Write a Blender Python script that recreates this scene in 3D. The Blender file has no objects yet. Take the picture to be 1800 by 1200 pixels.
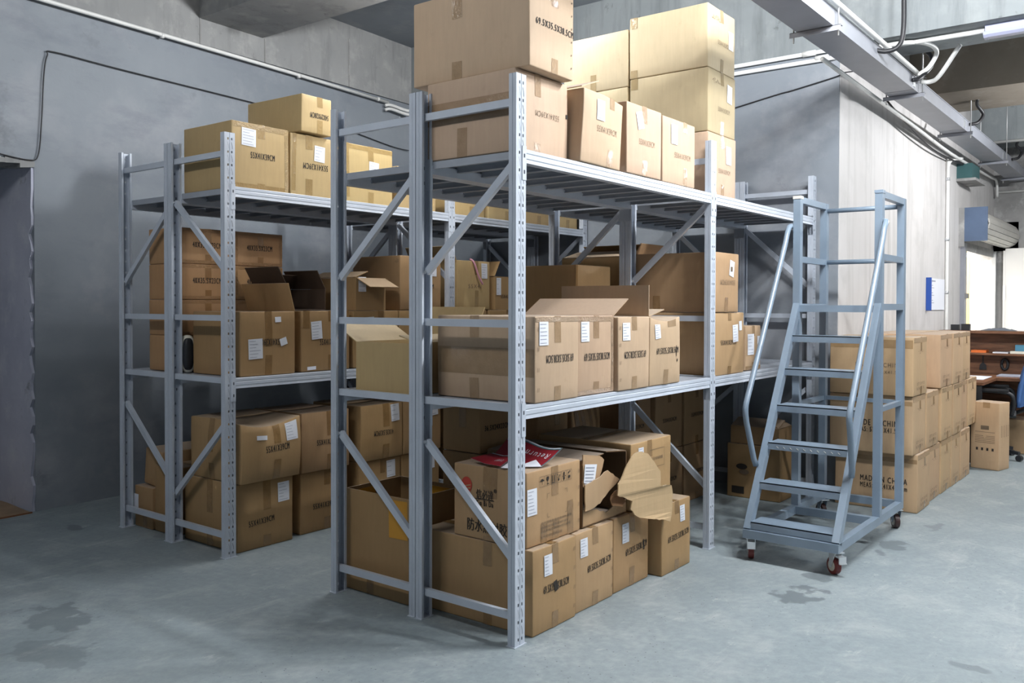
import bpy, math, random
from mathutils import Vector, Matrix, noise, geometry

# ------------------------------------------------------------------ camera
SC = bpy.context.scene
COL = SC.collection
CAM_POS = (-2.9495, -2.2668, 1.4802)
CAM_F = Vector((0.79018849, 0.61263634, -0.01669922))
CAM_R = Vector((0.61275286, -0.79027064, 0.00249965))
CAM_U = Vector((0.01166553, 0.01220769, 0.99985743))
cd = bpy.data.cameras.new('camera'); cam = bpy.data.objects.new('camera', cd); COL.objects.link(cam)
cd.sensor_width = 36.0; cd.lens = 1530.5148 / 1800 * 36; cd.shift_y = -40.1 / 1800
cd.clip_start = 0.05; cd.clip_end = 200
m = Matrix((CAM_R, CAM_U, -CAM_F)).transposed().to_4x4(); m.translation = CAM_POS
cam.matrix_world = m
SC.camera = cam

# ------------------------------------------------------------------ light
W = bpy.data.worlds.new('world'); SC.world = W; W.use_nodes = True
bg = W.node_tree.nodes['Background']; bg.inputs[0].default_value = (0.78, 0.87, 1.0, 1); bg.inputs[1].default_value = 0.16
SC.view_settings.view_transform = 'Standard'; SC.view_settings.look = 'None'
SC.view_settings.gamma = 1.0; SC.view_settings.use_curve_mapping = False
SC.view_settings.exposure = 0.30
TUBE_W = 185.0         # watts of one twin fluorescent fitting, shared by three points along the tube
TUBE_COL = (0.96, 0.98, 1.0)

# ------------------------------------------------------------------ mesh helpers
class MB:
    def __init__(s): s.v = []; s.f = []; s.m = []
    def poly(s, pts, faces, mi=0):
        b = len(s.v); s.v += [tuple(p) for p in pts]
        for f in faces: s.f.append([i + b for i in f]); s.m.append(mi)
        return s
    def box(s, x0, x1, y0, y1, z0, z1, mi=0):
        p = [(x, y, z) for x in (x0, x1) for y in (y0, y1) for z in (z0, z1)]
        return s.poly(p, [(0,1,3,2), (4,6,7,5), (0,4,5,1), (2,3,7,6), (0,2,6,4), (1,5,7,3)], mi)
    def hexa(s, p, mi=0):
        return s.poly(p, [(0,3,2,1), (4,5,6,7), (0,1,5,4), (1,2,6,5), (2,3,7,6), (3,0,4,7)], mi)
    def bar(s, a, b, w, t, up=(0,0,1), mi=0):
        a = Vector(a); b = Vector(b); d = (b - a).normalized(); u = Vector(up)
        if abs(d.dot(u)) > .98: u = Vector((1,0,0))
        r = d.cross(u).normalized(); u = r.cross(d).normalized()
        p = []
        for c in (a, b):
            for sx, sy in ((-1,-1), (1,-1), (1,1), (-1,1)): p.append(c + r*(sx*w/2) + u*(sy*t/2))
        return s.hexa(p, mi)
    def tube(s, pts, r, n=10, mi=0, caps=True):
        pts = [Vector(p) for p in pts]; b = len(s.v); prev = None
        for i, p in enumerate(pts):
            d = (pts[min(i+1, len(pts)-1)] - pts[max(i-1, 0)]).normalized()
            if prev is None:
                u = Vector((0,0,1)) if abs(d.z) < .9 else Vector((1,0,0))
                x = d.cross(u).normalized()
            else: x = (prev - d*prev.dot(d)).normalized()
            prev = x; y = d.cross(x)
            rr = r[i] if isinstance(r, (list, tuple)) else r
            for k in range(n):
                a = 2*math.pi*k/n; s.v.append(tuple(p + x*(math.cos(a)*rr) + y*(math.sin(a)*rr)))
        for i in range(len(pts)-1):
            for k in range(n):
                s.f.append([b+i*n+k, b+i*n+(k+1) % n, b+(i+1)*n+(k+1) % n, b+(i+1)*n+k]); s.m.append(mi)
        if caps:
            s.f.append([b+k for k in range(n)][::-1]); s.m.append(mi)
            e = b+(len(pts)-1)*n; s.f.append([e+k for k in range(n)]); s.m.append(mi)
        return s
    def extrude(s, prof, axis, a, b, mi=0, closed=True):
        # prof: list of 2D points; axis 'x': (y,z), 'y': (x,z), 'z': (x,y)
        def P(q, t): return {'x': (t, q[0], q[1]), 'y': (q[0], t, q[1]), 'z': (q[0], q[1], t)}[axis]
        n = len(prof); base = len(s.v)
        s.v += [P(q, a) for q in prof] + [P(q, b) for q in prof]
        for i in range(n if closed else n-1):
            j = (i+1) % n; s.f.append([base+i, base+j, base+n+j, base+n+i]); s.m.append(mi)
        if closed:
            s.f.append([base+i for i in range(n)][::-1]); s.m.append(mi)
            s.f.append([base+n+i for i in range(n)]); s.m.append(mi)
        return s
    def mesh(s, name, mats, smooth=False):
        me = bpy.data.meshes.new(name); me.from_pydata(s.v, [], s.f); me.validate()
        for mt in (mats if isinstance(mats, (list, tuple)) else [mats]): me.materials.append(mt)
        if len(me.polygons) == len(s.m): me.polygons.foreach_set('material_index', s.m)
        if smooth:
            me.polygons.foreach_set('use_smooth', [True]*len(me.polygons))
        me.update(); return me

def link(name, me, parent=None, loc=None, rz=None, kind=None):
    o = bpy.data.objects.new(name, me); COL.objects.link(o)
    if parent is not None: o.parent = parent
    if loc is not None: o.location = loc
    if rz is not None: o.rotation_euler = (0, 0, rz)
    if kind: o['kind'] = kind
    return o
def thing(name, label, cat, loc=(0,0,0), rot=(0,0,0), group=None):
    o = bpy.data.objects.new(name, None); COL.objects.link(o); o.location = loc; o.rotation_euler = rot
    o.empty_display_size = .1
    o['label'] = label; o['category'] = cat
    if group: o['group'] = group
    return o
def tag(o, label, cat, group=None):
    o['label'] = label; o['category'] = cat
    if group: o['group'] = group
    return o
def struct(name, mb, mt, parent=None, smooth=False):
    o = link(name, mb.mesh(name, mt, smooth), parent)
    if parent is None: o['kind'] = 'structure'
    return o
def smooth_path(pts, n=6):
    P = [Vector(p) for p in pts]; out = []
    for i in range(len(P)-1):
        p0 = P[max(i-1, 0)]; p1 = P[i]; p2 = P[i+1]; p3 = P[min(i+2, len(P)-1)]
        for k in range(n):
            t = k/n
            out.append(.5*((2*p1) + (p2-p0)*t + (2*p0-5*p1+4*p2-p3)*t*t + (3*p1-p0-3*p2+p3)*t**3))
    out.append(P[-1]); return out

# ------------------------------------------------------------------ materials
def newmat(name):
    mt = bpy.data.materials.new(name); mt.use_nodes = True
    nt = mt.node_tree; return mt, nt, nt.nodes['Principled BSDF']
def N(nt, t, **kw):
    n = nt.nodes.new(t)
    for k, v in kw.items():
        if k.startswith('i_'): n.inputs[k[2:].replace('_', ' ')].default_value = v
        else: setattr(n, k, v)
    return n
def mixc(nt, fac, a, b, blend='MIX'):
    n = nt.nodes.new('ShaderNodeMix'); n.data_type = 'RGBA'; n.blend_type = blend
    for sock, val in ((n.inputs[0], fac), (n.inputs[6], a), (n.inputs[7], b)):
        if hasattr(val, 'is_output'): nt.links.new(val, sock)
        else: sock.default_value = val if not isinstance(val, tuple) else (*val, 1)[:4]
    return n.outputs[2]
def ramp(nt, src, a, b):
    n = nt.nodes.new('ShaderNodeMapRange'); n.inputs[1].default_value = a; n.inputs[2].default_value = b
    nt.links.new(src, n.inputs[0]); return n.outputs[0]
def noise_tex(nt, vec, scale, detail=4, rough=.55, stretch=None):
    if stretch:
        mp = nt.nodes.new('ShaderNodeMapping'); mp.inputs['Scale'].default_value = stretch
        nt.links.new(vec, mp.inputs[0]); vec = mp.outputs[0]
    n = nt.nodes.new('ShaderNodeTexNoise'); n.inputs['Scale'].default_value = scale
    n.inputs['Detail'].default_value = detail; n.inputs['Roughness'].default_value = rough
    nt.links.new(vec, n.inputs['Vector']); return n.outputs[0]
def bump(nt, bs, h, strength, dist):
    b = nt.nodes.new('ShaderNodeBump'); b.inputs['Strength'].default_value = strength; b.inputs['Distance'].default_value = dist
    nt.links.new(h, b.inputs['Height']); nt.links.new(b.outputs[0], bs.inputs['Normal'])
def plain(name, col, rough=.5, metal=0, var=0.0, vscale=8, spec=None):
    mt, nt, bs = newmat(name)
    bs.inputs['Base Color'].default_value = (*col, 1); bs.inputs['Roughness'].default_value = rough; bs.inputs['Metallic'].default_value = metal
    if spec is not None: bs.inputs['Specular IOR Level'].default_value = spec
    if var:
        tc = N(nt, 'ShaderNodeTexCoord').outputs['Object']
        nz = noise_tex(nt, tc, vscale, 4)
        c = mixc(nt, ramp(nt, nz, .35, .65), tuple(x*(1-var) for x in col), tuple(min(1, x*(1+var)) for x in col))
        nt.links.new(c, bs.inputs['Base Color'])
    return mt
def blotchy(name, c0, c1, c2, rough=.8, s1=.7, s2=3.5, streak=None, bstr=.25, grit=60, smudge=None):
    mt, nt, bs = newmat(name); bs.inputs['Roughness'].default_value = rough
    tc = N(nt, 'ShaderNodeTexCoord').outputs['Object']
    a = noise_tex(nt, tc, s1, 5, .6); b = noise_tex(nt, tc, s2, 7, .65)
    c = mixc(nt, ramp(nt, a, .35, .65), c0, c1)
    c = mixc(nt, ramp(nt, b, .52, .75), c, c2)
    if streak:
        st = noise_tex(nt, tc, 2.2, 6, .65, (streak[0], streak[0], streak[1]))
        c = mixc(nt, ramp(nt, st, .5, .8), c, streak[2])
    if smudge:
        sm = noise_tex(nt, tc, smudge[0], 8, .7)
        c = mixc(nt, ramp(nt, sm, smudge[1], smudge[1]+.1), c, smudge[2])
    nt.links.new(c, bs.inputs['Base Color'])
    g = noise_tex(nt, tc, grit, 4); bump(nt, bs, g, bstr, .004)
    return mt

M = {}
M['wall'] = blotchy('grey_plaster', (.205,.23,.262), (.275,.302,.333), (.355,.365,.395), .75, .55, 1.2, (.9, 2.2, (.195,.215,.25)), .15, 40, (2.3, .62, (.205,.222,.245)))
M['wall_white'] = blotchy('white_painted_plaster', (.56,.54,.53), (.64,.62,.612), (.50,.485,.475), .7, .6, 2.5, (5.0, .35, (.43,.415,.40)), .12, 40)
M['jamb'] = blotchy('rough_jamb_plaster', (.46,.475,.58), (.58,.59,.69), (.66,.67,.73), .8, 1.4, 4.5, None, .4, 25, (5, .62, (.26,.27,.31)))
M['concrete'] = blotchy('raw_concrete', (.27,.275,.275), (.36,.36,.355), (.43,.425,.415), .85, .9, 4.0, (3.0, .5, (.19,.195,.195)), .35, 30, (7, .63, (.17,.17,.17)))
M['concrete_pale'] = blotchy('pale_beam_concrete', (.20,.22,.23), (.275,.30,.308), (.33,.35,.352), .85, .9, 3.0, (4.0, .5, (.16,.175,.18)), .3, 30, (8, .63, (.12,.13,.13)))
M['slab'] = blotchy('slab_concrete', (.20,.225,.25), (.27,.295,.32), (.32,.335,.35), .85, .6, 2.5, None, .3, 30)
M['concrete_brown'] = blotchy('brown_concrete', (.20,.165,.13), (.30,.26,.21), (.38,.34,.29), .85, .9, 3.0, None, .3, 30)
M['column'] = blotchy('mottled_column', (.22,.22,.215), (.34,.335,.33), (.55,.54,.54), .8, 2.5, 4.5, None, .3, 30)

def floor_mat():
    mt, nt, bs = newmat('worn_concrete_floor')
    tc = N(nt, 'ShaderNodeTexCoord').outputs['Object']
    a = noise_tex(nt, tc, .8, 6, .6); b = noise_tex(nt, tc, 3.2, 8, .65); f = noise_tex(nt, tc, 70, 2, .5)
    c = mixc(nt, ramp(nt, a, .35, .65), (.222,.268,.288), (.275,.322,.340))
    c = mixc(nt, ramp(nt, b, .50, .74), c, (.335,.375,.387))
    br = noise_tex(nt, tc, 2.0, 6, .7, (.6, 2.6, 1))
    c = mixc(nt, ramp(nt, br, .58, .78), c, (.40,.432,.44))
    fl = noise_tex(nt, tc, 26, 5, .7); c = mixc(nt, ramp(nt, fl, .35, .68), mixc(nt, 1.0, c, (.90, .905, .91), 'MULTIPLY'), mixc(nt, 1.0, c, (1.10, 1.09, 1.08), 'MULTIPLY'))
    sc2 = noise_tex(nt, tc, 5.0, 8, .75, (1, 1.8, 1)); c = mixc(nt, ramp(nt, sc2, .60, .72), c, (.43, .46, .465))
    warp = N(nt, 'ShaderNodeTexNoise'); warp.inputs['Scale'].default_value = 6.5; warp.inputs['Detail'].default_value = 6
    nt.links.new(tc, warp.inputs['Vector'])
    off = N(nt, 'ShaderNodeVectorMath', operation='SUBTRACT'); nt.links.new(warp.outputs[1], off.inputs[0]); off.inputs[1].default_value = (.5,.5,.5)
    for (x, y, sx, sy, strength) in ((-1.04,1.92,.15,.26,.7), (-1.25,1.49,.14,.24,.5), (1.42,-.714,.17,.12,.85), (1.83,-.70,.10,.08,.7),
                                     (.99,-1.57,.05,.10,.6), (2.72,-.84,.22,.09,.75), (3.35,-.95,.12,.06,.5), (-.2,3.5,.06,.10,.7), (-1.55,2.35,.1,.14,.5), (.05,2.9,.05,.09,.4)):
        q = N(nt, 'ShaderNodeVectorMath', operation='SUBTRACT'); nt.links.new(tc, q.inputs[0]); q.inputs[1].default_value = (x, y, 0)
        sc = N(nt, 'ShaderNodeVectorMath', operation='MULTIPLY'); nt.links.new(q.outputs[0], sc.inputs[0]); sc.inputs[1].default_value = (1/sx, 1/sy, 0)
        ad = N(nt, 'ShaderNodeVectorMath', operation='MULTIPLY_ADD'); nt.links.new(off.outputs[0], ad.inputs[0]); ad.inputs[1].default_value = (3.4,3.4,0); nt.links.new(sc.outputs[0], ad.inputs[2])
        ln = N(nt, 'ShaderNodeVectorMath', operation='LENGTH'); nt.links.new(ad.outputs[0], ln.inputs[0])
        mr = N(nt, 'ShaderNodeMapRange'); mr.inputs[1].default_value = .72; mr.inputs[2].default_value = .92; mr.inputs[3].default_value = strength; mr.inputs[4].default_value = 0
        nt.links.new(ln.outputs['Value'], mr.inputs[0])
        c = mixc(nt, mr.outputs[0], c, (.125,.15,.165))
    vo = N(nt, 'ShaderNodeTexVoronoi'); vo.inputs['Scale'].default_value = 30; nt.links.new(tc, vo.inputs['Vector'])
    sp = N(nt, 'ShaderNodeMapRange'); sp.inputs[1].default_value = .07; sp.inputs[2].default_value = .13; sp.inputs[3].default_value = 1; sp.inputs[4].default_value = 0
    nt.links.new(vo.outputs['Distance'], sp.inputs[0])
    ms = N(nt, 'ShaderNodeMath', operation='MULTIPLY'); nt.links.new(sp.outputs[0], ms.inputs[0])
    msk = noise_tex(nt, tc, 1.3, 3); nt.links.new(ramp(nt, msk, .42, .62), ms.inputs[1])
    c = mixc(nt, ms.outputs[0], c, (.10,.12,.13))
    nt.links.new(c, bs.inputs['Base Color'])
    bs.inputs['Roughness'].default_value = .55; bs.inputs['Specular IOR Level'].default_value = .35
    bump(nt, bs, fl, .18, .004)
    return mt
M['floor'] = floor_mat()

def steel(name, col, rough=.38, spec=.6):
    mt, nt, bs = newmat(name)
    tc = N(nt, 'ShaderNodeTexCoord').outputs['Object']
    a = noise_tex(nt, tc, 6, 5)
    c = mixc(nt, ramp(nt, a, .35, .7), tuple(x*.93 for x in col), tuple(min(1, x*1.05) for x in col))
    nt.links.new(c, bs.inputs['Base Color']); bs.inputs['Roughness'].default_value = rough
    bs.inputs['Specular IOR Level'].default_value = spec
    return mt
M['steel'] = steel('rack_grey_paint', (.55,.60,.68), .30, .8)
M['deck'] = steel('deck_grey_paint', (.36,.39,.44), .42)
M['slot'] = plain('slot_dark', (.10,.11,.13), .8)
M['ladder'] = steel('ladder_blue_grey_paint', (.205,.27,.345), .33, .7)
M['weld'] = plain('bright_weld', (.78,.78,.74), .3, .3)
M['zinc'] = plain('zinc_plate', (.72,.74,.76), .28, .75)
M['galv'] = steel('galvanised_tray', (.27,.28,.315), .38, .6)
M['rod'] = plain('threaded_rod', (.5,.5,.5), .4, .5)
M['pvc'] = plain('white_pvc_pipe', (.78,.78,.76), .4, 0, .05)
M['pvc_old'] = plain('grey_white_pipe', (.58,.59,.60), .45, 0, .08)
M['cable'] = plain('black_cable', (.015,.015,.018), .5)
M['black'] = plain('black_plastic', (.018,.02,.024), .45)
M['paper'] = plain('white_label_paper', (.80,.82,.88), .7)
M['ink'] = plain('black_print_ink', (.028,.022,.018), .75)
M['ink_soft'] = plain('faded_print_ink', (.16,.115,.075), .8)
M['ink_grey'] = plain('grey_label_print', (.33,.35,.42), .8)
M['ink_red'] = plain('red_print_ink', (.50,.055,.035), .7)
M['red'] = plain('red_flyer_paper', (.30,.016,.026), .45)
M['flyer_white'] = plain('flyer_white', (.78,.79,.85), .55)
M['teal'] = plain('teal_edge', (.05,.30,.32), .5)
M['orange_tape'] = plain('orange_tape', (.62,.30,.03), .3)
M['wheel_red'] = plain('wheel_red_rubber', (.16,.025,.022), .4)
M['wheel_dark'] = plain('wheel_brown_rubber', (.05,.022,.02), .4)
M['hub'] = plain('wheel_hub', (.55,.53,.46), .4)
M['wood_board'] = plain('thin_wood_board', (.30,.20,.115), .6, 0, .15, 5)
M['board_edge'] = plain('wood_board_edge', (.20,.085,.035), .6)
M['cream'] = plain('cream_plastic', (.72,.70,.60), .35)
M['door_white'] = plain('white_door_paint', (.80,.785,.765), .5, 0, .02, 1)
M['shutter_blue'] = plain('blue_steel_plate', (.085,.125,.205), .4, .2, .1, 3)
M['shutter'] = plain('shutter_slat', (.52,.50,.46), .45, .1, .06, 6)
M['motor'] = plain('green_motor_cover', (.045,.12,.125), .5)
M['notice_blue'] = plain('notice_blue', (.02,.09,.42), .4)
M['chair_blue'] = plain('chair_mesh_blue', (.05,.13,.33), .6)
M['yellow'] = plain('yellow_wood_panel', (.62,.40,.17), .6, 0, .06, 2)
M['blue_tin'] = plain('blue_box', (.10,.33,.50), .5)
M['orange'] = plain('orange_folder', (.75,.17,.03), .5)
M['lens'] = plain('lamp_diffuser', (.42,.44,.60), .22)
M['pink'] = plain('pink_ribbon', (.72,.35,.45), .5)

def cardboard():
    mt, nt, bs = newmat('kraft_cardboard')
    tc = N(nt, 'ShaderNodeTexCoord').outputs['Object']; oi = N(nt, 'ShaderNodeObjectInfo')
    a = noise_tex(nt, tc, 3.0, 5); b = noise_tex(nt, tc, 55, 3, .5, (1, 1, .12)); e = noise_tex(nt, tc, 9, 6, .65)
    c = mixc(nt, ramp(nt, a, .3, .7), (.93,.93,.93), (1.05,1.04,1.03), 'MIX')
    c = mixc(nt, ramp(nt, b, .3, .7), c, mixc(nt, 1.0, c, (.94,.94,.94), 'MULTIPLY'))
    c = mixc(nt, ramp(nt, e, .62, .82), c, mixc(nt, 1.0, c, (.86,.85,.83), 'MULTIPLY'))
    c = mixc(nt, 1.0, oi.outputs['Color'], c, 'MULTIPLY')
    geo = N(nt, 'ShaderNodeNewGeometry'); sx = N(nt, 'ShaderNodeSeparateXYZ'); nt.links.new(geo.outputs['Normal'], sx.inputs[0])
    dust = N(nt, 'ShaderNodeMapRange'); dust.inputs[1].default_value = .75; dust.inputs[2].default_value = .98; dust.inputs[4].default_value = .42
    nt.links.new(sx.outputs[2], dust.inputs[0])
    c = mixc(nt, dust.outputs[0], c, (.36, .335, .31))     # settled dust
    nt.links.new(c, bs.inputs['Base Color'])
    bs.inputs['Roughness'].default_value = .62; bs.inputs['Specular IOR Level'].default_value = .3
    wv = N(nt, 'ShaderNodeTexWave', wave_type='BANDS', bands_direction='DIAGONAL'); wv.inputs['Scale'].default_value = 45
    bump(nt, bs, e, .25, .004)
    return mt
M['card'] = cardboard()
def tape_mat():
    mt, nt, bs = newmat('brown_packing_tape')
    tc = N(nt, 'ShaderNodeTexCoord').outputs['Object']; oi = N(nt, 'ShaderNodeObjectInfo')
    a = noise_tex(nt, tc, 14, 4)
    c = mixc(nt, ramp(nt, a, .3, .7), (.60,.55,.46), (.74,.69,.60))
    c = mixc(nt, 1.0, oi.outputs['Color'], c, 'MULTIPLY')
    nt.links.new(c, bs.inputs['Base Color']); bs.inputs['Roughness'].default_value = .12
    bs.inputs['Specular IOR Level'].default_value = .9
    w = noise_tex(nt, tc, 38, 5, .6, (1, 1, .6)); bump(nt, bs, w, .7, .006)
    return mt
M['tape'] = tape_mat()
def film_mat():
    mt, nt, bs = newmat('wrinkled_clear_tape')
    tc = N(nt, 'ShaderNodeTexCoord').outputs['Object']; oi = N(nt, 'ShaderNodeObjectInfo')
    c = mixc(nt, 1.0, oi.outputs['Color'], (.93, .92, .90), 'MULTIPLY'); nt.links.new(c, bs.inputs['Base Color'])
    bs.inputs['Roughness'].default_value = .08; bs.inputs['Specular IOR Level'].default_value = 1.0
    w = noise_tex(nt, tc, 60, 6, .7); bump(nt, bs, w, 1.0, .012)
    return mt
M['film'] = film_mat()
def wood_mat():
    mt, nt, bs = newmat('walnut_laminate')
    tc = N(nt, 'ShaderNodeTexCoord').outputs['Object']
    g = noise_tex(nt, tc, 5, 7, .6, (1, .8, 7))
    c = mixc(nt, ramp(nt, g, .35, .65), (.105,.045,.022), (.245,.115,.06))
    nt.links.new(c, bs.inputs['Base Color']); bs.inputs['Roughness'].default_value = .4
    return mt
M['walnut'] = wood_mat()
def emitter(name, col, strength):
    mt, nt, bs = newmat(name)
    bs.inputs['Base Color'].default_value = (*col, 1); bs.inputs['Emission Color'].default_value = (*col, 1); bs.inputs['Emission Strength'].default_value = strength
    return mt
M['glow'] = emitter('lit_tube', (1, .97, .92), 14)

# ------------------------------------------------------------------ room shell
CEIL = 4.24
XB = 3.84            # back wall behind the racks
YC = -.155           # white wall of the corridor
WS = .0588           # the left wall runs slightly off square
def wl(x): return 4.19 + WS*(x - .1)
struct('floor', MB().box(-9, 13, -9, 8, -.2, 0), M['floor'])
struct('ceiling', MB().box(-9, 13, -9, 8, CEIL, CEIL+.2), M['slab'])
# left wall with its deep doorway (jamb at x=-.15)
mb = MB()
def slab_x(mb, xa, xb, ya, yb, z0, z1, th, mi=0):
    mb.hexa([(xa, ya, z0), (xb, yb, z0), (xb, yb+th, z0), (xa, ya+th, z0), (xa, ya, z1), (xb, yb, z1), (xb, yb+th, z1), (xa, ya+th, z1)], mi)
slab_x(mb, -.15, XB+.3, wl(-.15), wl(XB+.3), 0, CEIL, .6)
slab_x(mb, -2.2, -.15, wl(-2.2), wl(-.15), 2.46, CEIL, .6)
slab_x(mb, -9, -2.2, wl(-9), wl(-2.2), 0, CEIL, .6)
struct('wall_left', mb, M['wall'])
# plaster skin of the doorway jamb, ragged along its outer edge
rj = random.Random(4); mb = MB(); zs = [i*2.46/40 for i in range(41)]
ed = [wl(-.15) - .004 + rj.uniform(0, .05)*(rj.random() < .6) for _ in zs]
for i in range(40):
    mb.hexa([(-.172, ed[i], zs[i]), (-.149, ed[i]+.01, zs[i]), (-.149, wl(0)+.7, zs[i]), (-.172, wl(0)+.7, zs[i]),
             (-.172, ed[i+1], zs[i+1]), (-.149, ed[i+1]+.01, zs[i+1]), (-.149, wl(0)+.7, zs[i+1]), (-.172, wl(0)+.7, zs[i+1])])
struct('trim_1', mb, M['jamb'])
mb = MB()   # broken render along the lintel
for i in range(9):
    x0 = -.15 - .1*(i+1); dz = rj.uniform(.01, .05)
    mb.hexa([(x0, wl(x0)-.012, 2.47-dz), (x0+.1, wl(x0+.1)-.012, 2.47-dz*.7), (x0+.1, wl(x0)+.3, 2.45), (x0, wl(x0)+.3, 2.45),
             (x0, wl(x0)-.012, 2.475+rj.uniform(0,.02)), (x0+.1, wl(x0+.1)-.012, 2.475), (x0+.1, wl(x0)+.3, 2.475), (x0, wl(x0)+.3, 2.475)])
struct('trim_2', mb, M['concrete'])
struct('wall_doorway', MB().box(-3.4, -.14, wl(0)+.62, wl(0)+.75, 0, CEIL), M['wall'])
# edge beam over the left wall
mb = MB(); slab_x(mb, -9, XB, wl(-9)-.03, wl(XB)-.03, 3.63, CEIL, .1); struct('trim_3', mb, M['concrete'])
# cross beams
struct('trim_4', MB().box(1.19, 1.84, -9, wl(1.84)-.02, 3.84, CEIL), M['concrete'])
struct('trim_5', MB().box(XB, XB+.58, -9, wl(XB)+.2, 3.45, CEIL), M['concrete_pale'])
struct('trim_6', MB().box(5.93, 6.9, -9, YC+.05, 3.45, CEIL), M['concrete_brown'])
struct('trim_7', MB().box(8.95, 9.5, -9, YC+.05, 3.45, CEIL), M['concrete_pale'])
struct('trim_8', MB().box(-2.6, -2.0, -9, wl(-2)-.02, 3.84, CEIL), M['concrete'])
# back wall, white corridor wall with the shutter opening, end wall
struct('wall_back', MB().box(XB, XB+.2, YC+.003, wl(XB)+.3, 0, 3.45), M['wall'])
OX0, OX1, OZ = 8.42, 10.46, 2.22
mb = MB(); mb.box(XB+.012, OX0, YC, YC+.2, 0, CEIL); mb.box(OX0, OX1, YC, YC+.2, OZ, CEIL); mb.box(OX1, 11.9, YC, YC+.2, 0, CEIL)
struct('wall_corridor', mb, M['wall_white'])
struct('wall_end', MB().box(10.55, 10.8, -9, YC, 0, CEIL), M['column'])
mb = MB(); mb.box(8.0, 12.2, 2.6, 2.7, 0, 3); mb.box(12.1, 12.2, .04, 2.6, 0, 3); mb.box(8.0, 8.1, .04, 2.6, 0, 3); mb.box(8, 12.2, .04, 2.7, 2.95, 3.0)
struct('wall_side_room', mb, M['door_white'])
# form-work seam marks on the beams
for i, xs in enumerate((1.19, 1.86, 2.9)):
    mb = MB(); slab_x(mb, xs, xs+.012, wl(xs)-.036, wl(xs)-.036, 3.63, 3.84 if i < 2 else 4.1, .01)
    struct('trim_%d' % (9+i), mb, M['column'])
d1 = struct('door_1', MB().box(10.49, 10.55, -1.35, -.31, 0, 2.22), M['door_white'])
struct('door_frame', MB().box(10.485, 10.55, -.31, -.285, 0, 2.25).box(10.485, 10.55, -1.38, -.285, 2.22, 2.25), M['door_white'], d1)
struct('hinge', MB().box(10.478, 10.49, -.315, -.285, 1.55, 1.75), M['zinc'], d1)
struct('hinge', MB().box(10.478, 10.49, -.315, -.285, .4, .6), M['zinc'], d1)
struct('notice_sheet', MB().box(10.484, 10.49, -.60, -.44, 1.55, 1.72), M['paper'], d1)

# ------------------------------------------------------------------ pipes, cables on walls
def wp(x, dy, z): return (x, wl(x)-dy, z)
p = thing('wall_conduit', 'long white conduit pipe running under the concrete edge beam of left wall', 'pipe', (0,0,0))
pts = [wp(-4, .055, 3.63), wp(-.14, .055, 3.612), wp(.84, .055, 3.606), wp(2.25, .055, 3.595), wp(3.45, .055, 3.575)]
link('pipe_run', MB().tube(pts, .016).mesh('pipe_run', M['pvc'], True), p)
for x in (.83, 2.24, 3.3, -.6):
    link('pipe_clip', MB().tube([wp(x-.012, .055, 3.606-.008*x), wp(x+.012, .055, 3.606-.008*x)], .021).mesh('pipe_clip', M['pvc'], True), p)
for k in range(2):
    pts = [wp(3.40, .06+.0*k, 3.535-.045*k), wp(3.48, .07, 3.55-.04*k), (3.70, wl(3.7)-.10, 3.53-.04*k), (3.78, wl(3.78)-.25, 3.515-.04*k)]
    o = link('corner_conduit', MB().tube(smooth_path(pts, 5), .016).mesh('corner_conduit', M['pvc'], True))
    tag(o, ('upper' if k == 0 else 'lower') + ' of two bent white conduits in the room corner above the rack', 'pipe')
cab = [wp(-.42, .02, 2.50), wp(-.2, .02, 2.48), wp(-.13, .02, 2.52), wp(-.105, .02, 2.75), wp(-.085, .02, 3.1), wp(-.06, .02, 3.24), wp(-.01, .02, 3.275), wp(.5, .02, 3.265), wp(1.75, .02, 3.25), wp(2.6, .02, 3.23), wp(3.5, .02, 3.14), wp(3.8, .03, 3.13)]
tag(link('wall_cable', MB().tube(smooth_path(cab, 6), .0045, 6).mesh('wall_cable', M['cable'], True)), 'thin black cable tacked across left wall and down to the doorway', 'cable')
for i, (z, ya, yb) in enumerate(((3.425, 3.9, -.10), (3.375, 3.9, -.13))):
    p = thing('back_wall_conduit', ('upper' if i == 0 else 'lower') + ' white conduit along the back wall under the pale beam', 'pipe')
    link('pipe_run', MB().tube([(XB-.025, ya, z), (XB-.025, yb, z-.012*i)], .016).mesh('pipe_run', M['pvc'], True), p)
    link('coupling', MB().tube([(XB-.025, .12-.1*i, z), (XB-.025, .02-.1*i, z)], .022).mesh('coupling', M['pvc'], True), p)
wire = [(XB-.01, 3.6, 2.6), (XB-.01, .66, 3.096), (XB-.01, .2, 3.165), (XB-.012, -.14, 3.22), (XB-.012, -.19, 3.24), (XB+.4, -.33, 3.32), (XB+1.2, -.5, 3.4)]
tag(link('hanging_wire', MB().tube(smooth_path(wire, 5), .005, 6).mesh('hanging_wire', M['cable'], True)), 'thin black wire strung across back wall toward the cable tray', 'cable')
p = thing('vertical_conduit', 'white vertical conduit running down the white corridor wall', 'pipe')
pts = [(7.54, YC-.02, .05), (7.54, YC-.02, 2.85), (7.545, YC-.022, 3.0), (7.60, YC-.05, 3.08), (7.8, YC-.11, 3.11)]
link('pipe_run', MB().tube(smooth_path(pts, 5), .018).mesh('pipe_run', M['pvc'], True), p)
for z in (1.62, 2.2, 2.86): link('pipe_clip', MB().tube([(7.54, YC-.02, z-.015), (7.54, YC-.02, z+.015)], .024).mesh('pipe_clip', M['zinc'], True), p)

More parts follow.
